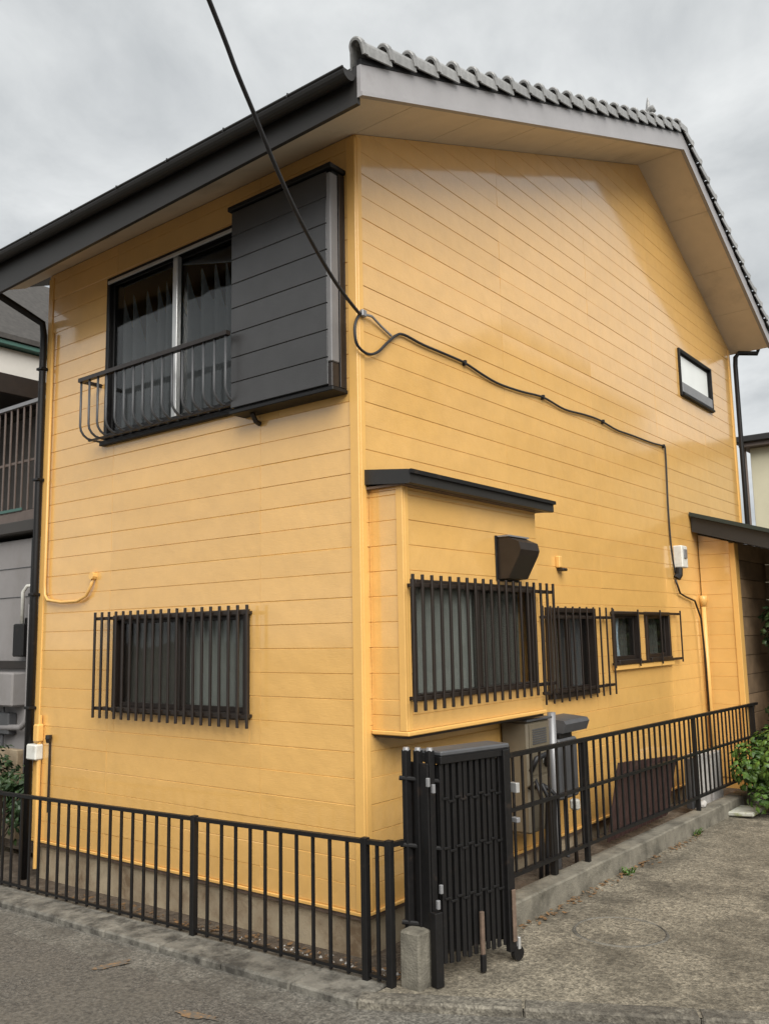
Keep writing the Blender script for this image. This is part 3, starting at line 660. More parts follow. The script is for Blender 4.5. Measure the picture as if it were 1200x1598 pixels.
curtain(FG, 4.95, 5.25, 1.45, 1.95, -0.09, m_curt_blue, w5, 0.015, 0.10, 1, 0.2); curtain(FG, 5.27, 5.6, 1.45, 1.95, -0.11, m_curt_dark, w5)
grille(FG, 3.95, 5.88, 1.39, 1.99, 1.43, 1.95, 0.07, 0.64, 'thin bronze grille across the two small low windows', bw=0.014)
build(MB().box((TH+0.001, 4.0, 1.365), (0.055, 5.66, 1.415), 0.004), 'sill_trim', m_trim, house)
w6 = window(FG, 6.57, 7.86, 4.79, 5.43, m_black, 'window', 'small frosted window high near the rear end of the gable', sashes=False, pane_m=m_frost, fw_=0.03)
mb = MB(); fbox(mb, FG, 6.6, 7.8, TH+0.002, 0.05, 4.84, 4.97, .004); build(mb, 'sill', m_grayalu, w6)

# ---- bay on the gable wall
bx0, by0, by1, bz0, bz1 = 0.30, 0.10, 1.95, 1.145, 2.78
bay = build(MB(), 'bay', m_back, house); bay['label'] = 'shallow yellow bay with a thin black lean-to roof on the gable wall'
mb = MB()
for (a, b, c_, d_) in minus((by0, by1, bz0, bz1), [(by0+0.06, by1-0.1, 1.33, 2.14)]): mb.box((bx0-0.03, a, c_), (bx0-TH, b, d_))
mb.box((0.0, by0, bz0), (bx0-0.031, by0+0.02, bz1)); mb.box((0.0, by1-0.02, bz0), (bx0-0.031, by1, bz1)); mb.box((0.0, by0+0.021, bz0), (bx0-0.031, by1-0.021, bz0+0.03))
mb.box((0.02, by0+0.021, bz0+0.031), (0.03, by1-0.021, bz1)); bay.data = mb.mesh('bay', m_back)
brows = [bz0, 1.344, 1.686, 2.028, 2.37, 2.712, bz1]
FBs = lambda u, d, v: (u, by0-d, v)
FBf = lambda u, d, v: (bx0-TH+d, u, v)
for r0, r1 in zip(brows[:-1], brows[1:]):
    mid = (r0+r1)/2
    mb = MB()
    for v0, v1 in ((r0, mid), (mid, r1)): board_piece(mb, [(0.018, v0), (bx0-0.02, v0), (bx0-0.02, v1), (0.018, v1)], FBs, ROWS, [mid])
    build(mb, 'siding_board', m_siding, bay)
    mb = MB()
    for v0, v1 in ((r0, mid), (mid, r1)):
        for (a, b, c_, d_) in minus((by0+0.03, by1, v0, v1), [(by0+0.06, by1-0.1, 1.33, 2.14)]): board_piece(mb, [(a, c_), (b, c_), (b, d_), (a, d_)], FBf, ROWS, [mid])
    if mb.f: build(mb, 'siding_board', m_siding, bay)
mb = MB(); mb.box((bx0-0.045, by0-0.026, bz0), (bx0+0.012, by0, bz1), 0.004); mb.box((bx0-0.0155, by0+0.0005, bz0), (bx0+0.0115, by0+0.045, bz1), 0.004); build(mb, 'corner_trim', m_trim, bay)
mb = MB(); mb.box((0.017, by0-0.03, bz0-0.03), (bx0+0.03, by1+0.01, bz0-0.001), 0.006); build(mb, 'base_moulding', m_trim, bay)
mb = MB(); mb.box((0.02, by0-0.008, bz0-0.05), (bx0+0.008, by1-0.01, bz0-0.031), 0.004); build(mb, 'base_underside', m_bronze, bay)
mb = MB()
prof = [(0.017, 2.80), (0.40, 2.765), (0.415, 2.77), (0.415, 2.85), (0.40, 2.862), (0.017, 2.905)]
mb.prism(prof, lambda u, d, v: (u, d, v), 0.03, 2.07); build(mb, 'bay_roof', m_fascia, bay)
build(MB().box((0.017, 0.045, 2.783), (0.36, 2.0, 2.764), 0.002), 'bay_soffit', m_rust, bay)
build(MB().bar((0.425, 0.02, 2.845), (0.425, 2.08, 2.845), 0.02, 0.028), 'bay_roof_edge', m_black, bay)
F3 = lambda u, d, v: (bx0+d-0.006, u, v)
mb = MB(); q = 0.045; u0, u1, v0, v1 = by0+0.062, by1-0.102, 1.332, 2.138
for a, b, c_, d_ in ((u0, u0+q, v0, v1), (u1-q, u1, v0, v1), (u0+q, u1-q, v1-q, v1), (u0+q, u1-q, v0, v0+q)): fbox(mb, F3, a, b, -0.04, 0.022, c_, d_, .004)
fbox(mb, F3, 1.02, 1.06, -0.03, 0.0, v0+q, v1-q, .003)
build(mb, 'window_frame', m_bronze, bay)
for a, b, d in ((u0+q, 1.02, -0.015), (1.06, u1-q, -0.022)):
    mb = MB(); fbox(mb, F3, a, b, d-0.003, d+0.003, v0+q, v1-q); build(mb, 'pane', m_glass, bay)
curtain(F3, u0+q, 1.03, v0+0.02, v1-0.02, -0.075, m_curt_gray, bay, 0.012, 0.10); curtain(F3, 1.05, u1-q, v0+0.02, v1-0.02, -0.12, m_curt_dark, bay, 0.02, 0.12)
F4 = lambda u, d, v: (bx0+d, u, v)
g4 = grille(F4, 0.06, 2.03, 1.275, 2.165, 1.355, 2.095, 0.09, 0.112, 'bronze bar grille over the bay window')
# black cooker hood outlet on the bay
hood = MB()
pr = [(0.30, 2.50), (0.40, 2.505), (0.50, 2.46), (0.515, 2.40), (0.50, 2.36), (0.40, 2.185), (0.30, 2.18)]
hood.prism(pr, lambda u, d, v: (u, d, v), 1.30, 1.60)
h = build(hood, 'vent_hood', m_bronze, house); h['label'] = 'dark brown metal cooker vent hood above the bay window grille'
build(MB().box((0.301, 1.275, 2.165), (0.312, 1.625, 2.52), 0.003), 'flange', m_black, h)
build(MB().bar((0.37, 1.29, 2.512), (0.37, 1.61, 2.512), 0.10, 0.012), 'top_lip', m_grayalu, h)
build(MB().box((TH, 2.84, 2.36), (0.06, 2.90, 2.47), 0.008), 'wall_vent', m_trim, house)
build(MB().box((TH, 2.86, 2.33), (0.085, 2.95, 2.358), 0.006), 'wall_vent_lip', m_bronze, house)

# ---- electric meter, conduits, small wall items
mt = build(MB().box((TH, 5.93, 2.505), (0.13, 6.12, 2.775), 0.012), 'meter_box', m_white, house); mt['label'] = 'white electric meter box on the gable wall under the cable drop'
build(MB().box((0.131, 5.98, 2.62), (0.145, 6.07, 2.73), 0.004), 'meter_window', m_grayalu, mt)
build(MB().tube([(0.07, 5.95, 2.50), (0.07, 5.94, 2.42), (0.05, 5.92, 2.38)], 0.045, 8), 'meter_gland', m_black, house)
build(MB().tube([(0.04, 5.90, 2.36), (0.05, 6.0, 2.20), (0.05, 6.2, 2.16), (0.05, 6.5, 2.12), (0.06, 6.66, 1.9), (0.06, 6.72, 1.4), (0.06, 6.74, 0.2)], 0.012, 8), 'conduit', m_bronze, house, True)
build(MB().tube([(-3.80, -0.045, 4.75), (-3.80, -0.045, 2.30), (-3.79, -0.045, 2.20), (-3.74, -0.045, 2.15), (-3.5, -0.05, 2.122), (-3.25, -0.05, 2.124), (-3.12, -0.05, 2.165), (-3.06, -0.045, 2.25), (-3.04, -0.03, 2.33)], 0.014, 8), 'painted_conduit', m_trim, house, True)
build(MB().tube([(-3.04, -0.016, 2.335), (-3.04, -0.06, 2.34)], 0.035, 10), 'conduit_cap', m_trim, house)
build(MB().tube([(-3.80, -0.045, 1.10), (-3.80, -0.045, -0.25)], 0.02, 8), 'painted_conduit', m_trim, house)
build(MB().box((-3.93, -0.10, 0.70), (-3.77, -0.0165, 0.84), 0.012), 'outlet_box', m_white, house)
build(MB().box((-3.85, -0.085, 0.86), (-3.77, -0.0165, 1.02), 0.012), 'outlet_cover', m_trim, house)
build(MB().tube([(-3.64, -0.035, 0.90), (-3.64, -0.035, 0.25)], 0.011, 8), 'thin_conduit', m_bronze, house)
build(MB().tube([(-3.64, -0.05, 0.93), (-3.64, -0.05, 0.90), (-3.64, -0.05, 0.86)], [0.028, 0.03, 0.02], 8), 'conduit_cap', m_bronze, house)

# ---- porch wing at the rear of the gable wall
por = thing('porch_wing', (0.5, 8.0, -0.2), 'low yellow porch wing with dark lean-to roof and brown timber wall', 'porch')
PW = 0.46; py = 6.86
FP = lambda u, d, v: (u, py-d, v)
prow = [-0.05, 0.318]+[0.66+0.342*k for k in range(0, 8)]
for r0, r1 in zip(prow[:-1], prow[1:]):
    mid = (r0+r1)/2; mb = MB()
    for v0, v1 in ((r0, mid), (mid, r1)):
        poly = clip([(0.028, v0), (PW-0.05, v0), (PW-0.05, v1), (0.028, v1)], 0.30, 1, 2.985)
        if len(poly) > 2: board_piece(mb, poly, FP, ROWS, [mid])
    if mb.f: build(mb, 'siding_board', m_siding, por)
mb = MB(); mb.prism([(0.03, -0.2), (PW-0.01, -0.2), (PW-0.01, 2.84), (0.03, 2.97)], FP, -0.1, 0.0); build(mb, 'wall', m_back, por)
build(MB().box((PW-0.05, py-0.03, -0.1), (PW+0.02, py+0.12, 2.84), 0.005), 'corner_trim', m_trim, por)
build(MB().tube([(0.055, py-0.06, 2.12), (0.055, py-0.06, -0.1)], 0.03, 10), 'painted_pipe', m_trim, por, True)
build(MB().tube([(0.055, py-0.06, 2.19), (0.055, py-0.06, 2.13), (0.055, py-0.06, 2.05)], [0.05, 0.05, 0.032], 10), 'pipe_socket', m_trim, por, True)
mb = MB(); prof = [(0.03, 3.225), (3.2, 2.225), (3.2, 2.02), (0.03, 3.0)]
mb.prism(prof, lambda u, d, v: (u, d, v), 6.62, 11.0); build(mb, 'roof', m_fascia, por)
mb = MB(); mb.prism([(-0.0+0.03, 3.25), (3.25, 2.24), (3.25, 2.19), (0.03, 3.20)], lambda u, d, v: (u, d, v), 6.56, 6.62); build(mb, 'roof_edge', mat('green_black_metal', (0.02, 0.03, 0.027), 0.35), por)
build(MB().box((PW-0.10, 8.26, -0.3), (3.0, 8.3, 2.02)), 'backing', m_wood, por)
build(MB().box((PW-0.06, py+0.13, -0.3), (PW-0.021, 8.2, 2.83)), 'backing', m_wood, por)
rb = lambda x_: 3.0-(x_-0.03)*0.98/3.17
for i in range(14):
    z0 = -0.25+0.24*i; z1 = min(z0+0.237, 2.93)
    if z0 >= z1: continue
    poly = clip([(PW-0.10, z0+0.001), (3.0, z0+0.001), (3.0, z1), (PW-0.10, z1)], 0.98/3.17, 1, rb(0)-0.004)
    if len(poly) > 2: m_ = MB(); m_.prism(poly, lambda u, d, v: (u, d, v), 8.2, 8.23+0.004*(i % 2)); build(m_, 'timber_plank', m_wood, por)
    z2 = min(z0+0.237, rb(PW)-0.012)
    if z2 > z0+0.01: build(MB().box((PW-0.02, py+0.13, z0+0.003), (PW+0.015+0.004*(i % 2), 8.2, z2), 0.004), 'timber_plank', m_wood, por)
build(MB().box((0.62, 8.0, -0.3), (0.70, 8.08, 2.6), 0.005), 'post', m_bronze, por)

# ------------------------------------------------------------------ overhead service cable
def smooth(P, k=5):
    P = [Vector(p) for p in P]; out = []
    for i in range(len(P)-1):
        a, b, c_, d = P[max(i-1, 0)], P[i], P[i+1], P[min(i+2, len(P)-1)]
        for j in range(k):
            t = j/k; out.append(0.5*((2*b)+(c_-a)*t+(2*a-5*b+4*c_-d)*t*t+(3*b-a-3*c_+d)*t**3))
    return out+[P[-1]]
CP = [(2.6, -7.4, 8.6), (1.75, -4.9, 6.75), (1.2, -3.3, 5.75), (0.736, -2.0, 4.90), (0.643, -1.732, 4.70), (0.580, -1.549, 4.58), (0.490, -1.290, 4.41), (0.376, -0.961, 4.235), (0.212, -0.486, 4.073), (0.075, -0.089, 4.01), (0.04, 0.0, 4.02)]
sv = thing('service_cable', (0.035, 0.02, 4.0), 'thick black service cable swooping from the sky down to the house corner', 'cable')
build(MB().tube(smooth(CP), 0.0125, 8), 'cable', m_cable, sv, True)
lp = [(0.04, 0.0, 4.02), (0.05, -0.06, 3.95), (0.055, -0.085, 3.87), (0.055, -0.06, 3.77), (0.05, 0.06, 3.735), (0.045, 0.18, 3.78), (0.04, 0.30, 3.88), (0.035, 0.42, 3.97), (0.035, 0.52, 4.0), (0.035, 0.762, 3.985), (0.035, 1.1, 3.985), (0.035, 1.352, 3.98), (0.035, 1.65, 3.94), (0.035, 1.914, 3.92), (0.035, 2.3, 3.935), (0.035, 2.707, 3.966), (0.035, 3.142, 3.935), (0.035, 3.6, 3.965), (0.035, 3.962, 3.975), (0.035, 4.4, 3.945), (0.035, 4.813, 3.955), (0.035, 5.4, 3.965), (0.035, 5.80, 3.985), (0.035, 5.85, 3.94), (0.035, 5.84, 3.6), (0.035, 5.82, 3.2), (0.035, 5.84, 2.75), (0.04, 5.90, 2.44)]
wc = build(MB().tube(smooth(lp), 0.0105, 8), 'wall_cable', m_cable, None, True); tag(wc, 'thin black cable looping along the gable wall down to the meter box', 'cable')
for q in ((0.0355, 1.352, 3.98), (0.0355, 2.707, 3.966), (0.0355, 4.05, 3.973), (0.0355, 5.8, 3.985)):
    build(MB().box((TH-0.002, q[1]-0.012, q[2]-0.022), (0.052, q[1]+0.012, q[2]+0.022), 0.004), 'cable_clip', m_black, wc)
build(MB().box((0.026, 0.0, 4.0), (0.06, 0.05, 4.05), 0.006).tube([(0.04, 0.0, 4.02), (0.045, 0.12, 4.03), (0.035, 0.24, 3.99), (0.034, 0.36, 3.95)], 0.010, 6), 'anchor', m_grayalu, sv)

# ------------------------------------------------------------------ fences
def rail_z(x): return 0.57+0.024*(x-0.5)
fy = lambda x: -0.43
fence = thing('front_fence', (-1.2, -0.43, G(-1.2)), 'low black steel bar fence along the kerb in front of the yellow house', 'fence')
def zb(x): return G(x)+0.004
mb = MB(); mb.bar((-6.2, fy(0), rail_z(-6.2)), (0.54, fy(0), rail_z(0.54)), 0.034, 0.026); build(mb, 'rail', m_black, fence)
mb = MB(); mb.bar((-6.2, fy(0), zb(-6.2)+0.03), (0.54, fy(0), zb(0.54)+0.03), 0.018, 0.018); build(mb, 'rail', m_black, fence)
barm = {}
def vbar(par, x, y, z0, z1, w=0.019, name='bar', m=m_black):
    o = build(MB().box((x-w/2, y-w/2, z0), (x+w/2, y+w/2, z1), 0.002), name, m, par); return o
for x in (-5.7, -3.76, -1.17, 0.36, 0.54): 
    vbar(fence, x, fy(x)-0.001, zb(x)-0.03, rail_z(x)+0.022, 0.042, 'post')
x = 0.36-0.139
while x > -6.1:
    if min(abs(x-p) for p in (-5.7, -3.76, -1.17)) > 0.04: vbar(fence, x, fy(x), zb(x)+0.005, rail_z(x)-0.008)
    x -= 0.139
vbar(fence, 0.45, fy(0), zb(0.45)+0.005, rail_z(0.45)-0.008)
mb = MB(); mb.bar((0.54, -0.41, 0.565), (0.56, -0.2, 0.56), 0.034, 0.026); build(mb, 'rail', m_black, fence)

fx = 0.5
fz = lambda y: -0.012*(y-0.5)
sf = thing('side_fence', (fx, 3.5, -0.05), 'black steel three rail bar fence on the low kerb beside the driveway', 'fence')
for h_, w_ in ((0.905, 0.030), (0.525, 0.024), (0.085, 0.026)):
    mb = MB(); mb.bar((fx, 0.42, h_+fz(0.42)), (fx, 7.2, h_+fz(7.2)), w_+0.008, w_); build(mb, 'rail', m_black, sf)
for yy in (0.42, 2.22, 4.86, 7.0): vbar(sf, fx+0.001, yy, G(1, yy)+0.15, 0.92+fz(yy), 0.04, 'post')
vbar(sf, fx-0.03, 1.70, -0.06, 0.50, 0.05, 'strut')
yy = 0.42+0.12
while yy < 7.1:
    if min(abs(yy-p) for p in (2.22, 4.86, 7.0)) > 0.05: vbar(sf, fx, yy, 0.085+fz(yy), 0.90+fz(yy), 0.018)
    yy += 0.135

# ------------------------------------------------------------------ folded accordion gate
gate = thing('folding_gate', (0.8, 0.0, -0.2), 'black accordion driveway gate folded into an upright bundle of bars', 'gate')
A = Vector((0.735, -0.30, 0)); Bv = Vector((0.90, 0.35, 0)); U = (Bv-A).normalized(); V = Vector((-U.y, U.x, 0)); LN = (Bv-A).length
def gp(u, v, z): return A+U*u+V*v+Vector((0, 0, z))
def gbar(u, v, z0, z1, w, d, name='bar', m=m_black, c=0.003):
    mb = MB().box((-w/2, -d/2, z0), (w/2, d/2, z1), c)
    mb.v = [tuple(gp(u, v, 0)+U*a+V*b+Vector((0, 0, z_))) for a, b, z_ in mb.v]
    return build(mb, name, m, gate)
n = 11
for i in range(n):
    u = 0.10+(LN-0.19)*i/(n-1)
    for r, v in enumerate((0.0, 0.05, 0.10, 0.15)):
        gbar(u+0.024*(r % 2)+rnd.uniform(-.004, .004), v, -0.10+rnd.uniform(-.012, .012)+0.02*r, 1.00+rnd.uniform(-.01, .01)+0.03*(r == 0), 0.029, 0.014)
for z_ in (0.80, 0.52, 0.24):
    for i in range(n-1):
        u = 0.10+(LN-0.19)*(i+0.5)/(n-1)
        mb = MB().box((-0.024, -0.014, z_-0.006+0.010*(-1)**i), (0.024, -0.0075, z_+0.008+0.010*(-1)**i), 0.002)
        mb.v = [tuple(gp(u, 0, 0)+U*a+V*b+Vector((0, 0, zq))) for a, b, zq in mb.v]; build(mb, 'link_plate', m_black, gate)
mb = MB().box((0.08, -0.03, 1.055), (LN-0.02, 0.17, 1.085), 0.008); mb.v = [tuple(gp(a, b, z_)) for a, b, z_ in mb.v]; build(mb, 'top_cap', m_gray, gate)
mb = MB().box((0.08, -0.025, 1.01), (LN-0.02, 0.165, 1.054), 0.004); mb.v = [tuple(gp(a, b, z_)) for a, b, z_ in mb.v]; build(mb, 'top_rail', m_black, gate)
gbar(LN-0.06, -0.02, -0.14, 1.05, 0.055, 0.04, 'end_post'); gbar(LN+0.0, 0.04, -0.12, 1.06, 0.045, 0.06, 'end_post')
for (u, v) in ((-0.02, 0.16), (0.02, 0.10), (0.06, 0.04)): 
    gbar(u-0.01, v, -0.02 if v > 0.05 else -0.19, 1.09, 0.042, 0.042, 'hinge_post')
    mb = MB().tube([gp(u-0.01, v, 1.085), gp(u-0.01, v, 1.105)], [0.023, 0.018], 8); build(mb, 'post_glint', m_grayalu, gate)  # silver tips stand in for small highlights on the post tops
gbar(0.02, -0.02, -0.2, 0.20, 0.055, 0.05, 'hinge_foot')
gbar(0.005, 0.085, 0.10, 1.02, 0.012, 0.16, 'hinge_plate', m_black)
for z_ in (0.93, 0.55, 0.12):
    mb = MB().tube([gp(-0.07, 0.18, z_), gp(0.10, 0.0, z_-0.02)], 0.014, 8); build(mb, 'hinge', m_black, gate)
for (u, z_) in ((-0.04, 0.90), (0.0, 0.86), (0.04, 0.30), (0.015, 0.22)): gbar(u, -0.045, z_, z_+0.05, 0.02, 0.02, 'lock_plate', m_grayalu)
gbar(0.36, -0.035, -0.10, 0.14, 0.026, 0.02, 'drop_rod', m_rust); gbar(0.36, -0.035, -0.195, -0.10, 0.032, 0.026, 'rod_tip')
gbar(LN-0.055, -0.05, -0.08, 0.22, 0.03, 0.012, 'drop_rod', m_rust)
for u in (LN-0.02,):
    mb = MB().tube([gp(u, -0.045, -0.155), gp(u, -0.015, -0.155)], 0.042, 14); build(mb, 'caster', m_black, gate)
    gbar(u, -0.03, -0.13, -0.06, 0.02, 0.05, 'caster_fork', m_alu)
gbar(LN+0.02, -0.02, 0.78, 0.84, 0.03, 0.06, 'latch', m_alu); gbar(LN+0.02, -0.02, 0.60, 0.63, 0.03, 0.05, 'latch', m_grayalu)
# concrete stub under the hinge
st = build(MB().box((0.575, -0.40, -0.24), (0.715, -0.24, 0.10), 0.012), 'concrete_stub', m_conc); tag(st, 'short grey concrete footing block at the foot of the folded gate', 'footing')

# ------------------------------------------------------------------ things in the side yard
wh = thing('water_heater', (0.15, 2.0, -0.1), 'beige steel cabinet on the gable wall under the barred window', 'cabinet')
build(MB().box((0.03, 1.72, 0.20), (0.27, 2.10, 1.06), 0.015), 'cabinet', m_beige, wh)
build(MB().box((0.02, 1.70, 1.061), (0.29, 2.12, 1.08), 0.005), 'top', m_gray, wh)
build(MB().box((0.2705, 1.75, 0.24), (0.278, 2.07, 0.62), 0.003), 'front_panel', m_beige, wh)
build(MB().box((0.2705, 1.75, 0.64), (0.278, 2.07, 1.04), 0.003), 'front_panel', m_beige, wh)
for i in range(7): build(MB().box((0.2785, 1.79, 0.88+0.018*i), (0.283, 2.02, 0.890+0.018*i)), 'louvre', m_gray, wh)
build(MB().box((0.2785, 1.95, 0.72), (0.281, 2.03, 0.80)), 'sticker', m_white, wh)
for i, u in enumerate((1.70, 1.80, 1.92)):
    build(MB().tube([(0.28, u, 0.55), (0.33, u+0.02, 0.62-0.05*i), (0.36, u+0.05, 0.48), (0.33, u+0.06, 0.1), (0.32, u+0.06, -0.15)], 0.018, 8), 'hose', m_cable, wh, True)
build(MB().tube([(0.275, 1.75, 0.68), (0.33, 1.75, 0.78), (0.34, 1.9, 0.80), (0.28, 2.0, 0.70)], 0.022, 8), 'hose', m_cable, wh, True)
dp = build(MB().tube([(0.24, 2.20, 1.10), (0.24, 2.20, 0.5), (0.24, 2.20, -0.2)], 0.035, 12), 'grey_drain_pipe', m_grayalu, None, True); tag(dp, 'pale grey vertical pipe beside the beige cabinet behind the side fence', 'pipe')
gm = thing('gas_meter', (0.15, 2.6, 0.2), 'dark grey metal gas box with hooded top on the gable wall', 'meter box')
build(MB().box((0.04, 2.32, 0.36), (0.24, 2.66, 0.86), 0.015), 'body', m_gray, gm)
mb = MB().prism([(0.02, 0.90), (0.24, 0.905), (0.27, 0.98), (0.25, 1.01), (0.02, 1.03)], lambda u, d, v: (u, d, v), 2.40, 2.86); build(mb, 'hood', m_gray, gm)
build(MB().box((0.06, 2.36, 0.861), (0.22, 2.60, 0.90)), 'neck', m_black, gm)
for u in (2.40, 2.58): build(MB().tube([(0.14, u, 0.36), (0.14, u, -0.15)], 0.02, 8), 'pipe', m_gray, gm)
tp = thing('standpipe', (0.3, 2.4, -0.15), 'small white tap on a short standpipe behind the side fence', 'tap')
build(MB().tube([(0.30, 2.42, -0.15), (0.30, 2.42, 0.28)], 0.016, 8), 'pipe', m_bronze, tp); build(MB().box((0.27, 2.39, 0.281), (0.35, 2.45, 0.37), 0.015), 'tap', m_white, tp)
# brown corrugated sheet leaning on the fence
mb = MB(); N_ = 84; y0, y1 = 3.03, 4.50
for (z_, xo) in ((-0.10, 0.30), (0.60, 0.44)):
    for s_ in (0, 1):
        for i in range(N_+1):
            t = i/N_; a = max(-0.6, min(0.6, math.sin(t*14*2*math.pi)))*0.022
            zz_ = z_ if z_ < 0 else z_-0.10*t
            mb.v.append((xo+a+0.004*s_, y0+(y1-y0)*t, zz_))
n_ = N_+1
for i in range(N_):
    mb.f += [(i, i+1, 2*n_+i+1, 2*n_+i), (n_+i, n_+i+1, 3*n_+i+1, 3*n_+i), (2*n_+i, 2*n_+i+1, 3*n_+i+1, 3*n_+i), (i, i+1, n_+i+1, n_+i)]
sh = build(mb, 'corrugated_sheet', m_brownp); tag(sh, 'dark brown corrugated sheet leaning behind the bars of the side fence', 'sheet')
# narrow dark board beside it and grey blocks
bd = build(MB().box((0.33, 4.98, -0.12), (0.40, 5.20, 0.40), 0.006), 'leaning_board', m_gray); tag(bd, 'narrow dark grey board upright between brown sheet and grey blocks', 'board')
for k, (y_, hh, lb) in enumerate(((5.32, 0.40, 'nearer of two upright weathered grey blocks behind the side fence'), (5.78, 0.36, 'farther of two upright weathered grey blocks beside the bush'))):
    mb = MB().box((0.24, y_, -0.2), (0.36, y_+0.36, hh), 0.012)
    o = build(mb, 'concrete_block', m_stone); tag(o, lb, 'block', 'grey blocks in the side yard')
for k, (px, py_, r, lb) in enumerate(((0.47, 5.05, 0.055, 'round white stone on the kerb end near the bush'), (0.40, 1.12, 0.035, 'small pale stone behind the side fence next to the gate'), (0.42, 1.34, 0.03, 'smallest pale stone behind the side fence, beyond the gate'))):
    me = bpy.data.meshes.new('stone'); bm = bmesh.new(); bmesh.ops.create_icosphere(bm, subdivisions=2, radius=r)
    for v in bm.verts: v.co *= 1+rnd.uniform(-.12, .12); v.co.z *= 0.8
    bm.to_mesh(me); bm.free(); me.materials.append(m_stone)
    o = link('stone', me, None, (px, py_, (G(1, py_)+0.15 if px > 0.43 else -0.14)+r*0.7)); tag(o, lb, 'stone', 'pale stones')
sb_ = MB().box((0.50, 5.50, 0.0), (0.86, 5.98, 0.045), 0.012); sb_.v = [(x_, y_, z_+G(1, 5.6)+0.004+0.05*(x_-0.5)+rnd.uniform(-.004, .004)) for x_, y_, z_ in sb_.v]
o = build(sb_, 'stone_slab', mat('mossy_slab', (0.42, 0.42, 0.36), 0.85, var=0.2, vscale=9, bump=0.006, bscale=40, dirt=(0.22, 0.24, 0.07), dscale=5, dlo=0.5, dhi=0.62)); tag(o, 'flat pale mossy slab lying on the ground in front of the bush', 'slab')

# ------------------------------------------------------------------ plants
def leaf_cloud(name, par, m, lobes, nleaf, size, seed):
    rd = random.Random(seed); mb = MB()
    for _ in range(nleaf):
        c_, r = rd.choices(lobes, weights=[l[1][0]*l[1][1]*l[1][2] for l in lobes])[0]
        d = Vector((rd.gauss(0, 1), rd.gauss(0, 1), rd.gauss(0, 1))).normalized(); q = rd.uniform(0.45, 1.06)
        p = Vector((c_[0]+d.x*r[0]*q, c_[1]+d.y*r[1]*q, c_[2]+d.z*r[2]*q))
        nrm = (d*0.8+Vector((rd.uniform(-.6, .6), rd.uniform(-.6, .6), rd.uniform(0.0, 1.1)))).normalized()
        a = nrm.orthogonal().normalized(); a = (Matrix.Rotation(rd.uniform(0, 6.28), 3, nrm) @ a); b = nrm.cross(a)
        s_ = size*rd.uniform(0.6, 1.25); w = s_*0.42
        tip = p+a*s_-nrm*s_*0.25
        mb.add([p-a*s_*0.1, p+a*s_*0.35+b*w, tip, p+a*s_*0.35-b*w, p+a*s_*0.4+nrm*s_*0.1], [(0, 1, 4), (1, 2, 4), (2, 3, 4), (3, 0, 4)])
    me = bpy.data.meshes.new(name); me.from_pydata(mb.v, [], mb.f); me.materials.append(m)
    return link(name, me, par)
def shrub(name, base, label, lobes, nleaf, size, m, seed, stems=9):
    t = thing(name, base, label, 'bush'); rd = random.Random(seed)
    leaf_cloud('foliage', t, m, lobes, nleaf, size, seed)
    for i in range(stems):
        c_, r = rd.choice(lobes); e = Vector((c_[0]+rd.uniform(-.7, .7)*r[0], c_[1]+rd.uniform(-.7, .7)*r[1], c_[2]+rd.uniform(-.2, .7)*r[2]))
        b0 = Vector(base)+Vector((rd.uniform(-.12, .12), rd.uniform(-.12, .12), -0.02)); mid = (b0+e)/2+Vector((rd.uniform(-.06, .06), rd.uniform(-.06, .06), 0.05))
        build(MB().tube([b0, mid, e], [0.012, 0.008, 0.004], 5), 'stem', m_stem, t)
    return t
shrub('garden_bush', (0.95, 6.1, G(1, 6)), 'bright green leafy bush at the far end of the driveway',
      [((0.78, 5.95, 0.22), (0.26, 0.3, 0.30)), ((1.12, 5.8, 0.18), (0.30, 0.3, 0.34)), ((1.0, 6.1, 0.40), (0.32, 0.3, 0.25)), ((1.40, 6.0, 0.3), (0.3, 0.35, 0.36)), ((0.98, 5.58, -0.05), (0.18, 0.16, 0.14))], 2600, 0.075, m_leaf, 3, 14)
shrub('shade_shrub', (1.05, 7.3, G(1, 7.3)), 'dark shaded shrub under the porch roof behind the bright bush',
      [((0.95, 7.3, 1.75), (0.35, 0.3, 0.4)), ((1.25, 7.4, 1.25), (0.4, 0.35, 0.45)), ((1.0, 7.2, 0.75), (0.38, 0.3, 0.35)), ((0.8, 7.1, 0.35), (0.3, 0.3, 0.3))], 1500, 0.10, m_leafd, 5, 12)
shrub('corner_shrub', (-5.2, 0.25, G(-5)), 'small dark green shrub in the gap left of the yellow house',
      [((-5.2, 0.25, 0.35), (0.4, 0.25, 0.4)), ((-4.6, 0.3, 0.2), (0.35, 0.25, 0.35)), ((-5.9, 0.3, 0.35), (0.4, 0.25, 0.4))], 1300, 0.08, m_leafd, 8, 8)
# weeds along the kerb
for k, (px, py_, lb) in enumerate(((0.66, 2.62, 'tiny weed tuft sprouting at the foot of the side kerb'), (0.62, 4.4, 'small weed tuft at the far part of the side kerb'))):
    mb = MB()
    for i in range(26):
        a = rnd.uniform(0, 6.28); l = rnd.uniform(0.03, 0.075); b0 = Vector((px+rnd.uniform(-.03, .03), py_+rnd.uniform(-.06, .06), G(1, py_)-0.004)); d = Vector((math.cos(a), math.sin(a), 0)); sd_ = Vector((-d.y, d.x, 0))*0.006
        mb.add([b0-sd_, b0+sd_, b0+d*l*0.5+Vector((0, 0, l*0.7))+sd_, b0+d*l+Vector((0, 0, l*0.8)), b0+d*l*0.5+Vector((0, 0, l*0.7))-sd_], [(0, 1, 2, 3, 4)])
    tag(build(mb, 'weed', m_leaf), lb, 'weed')
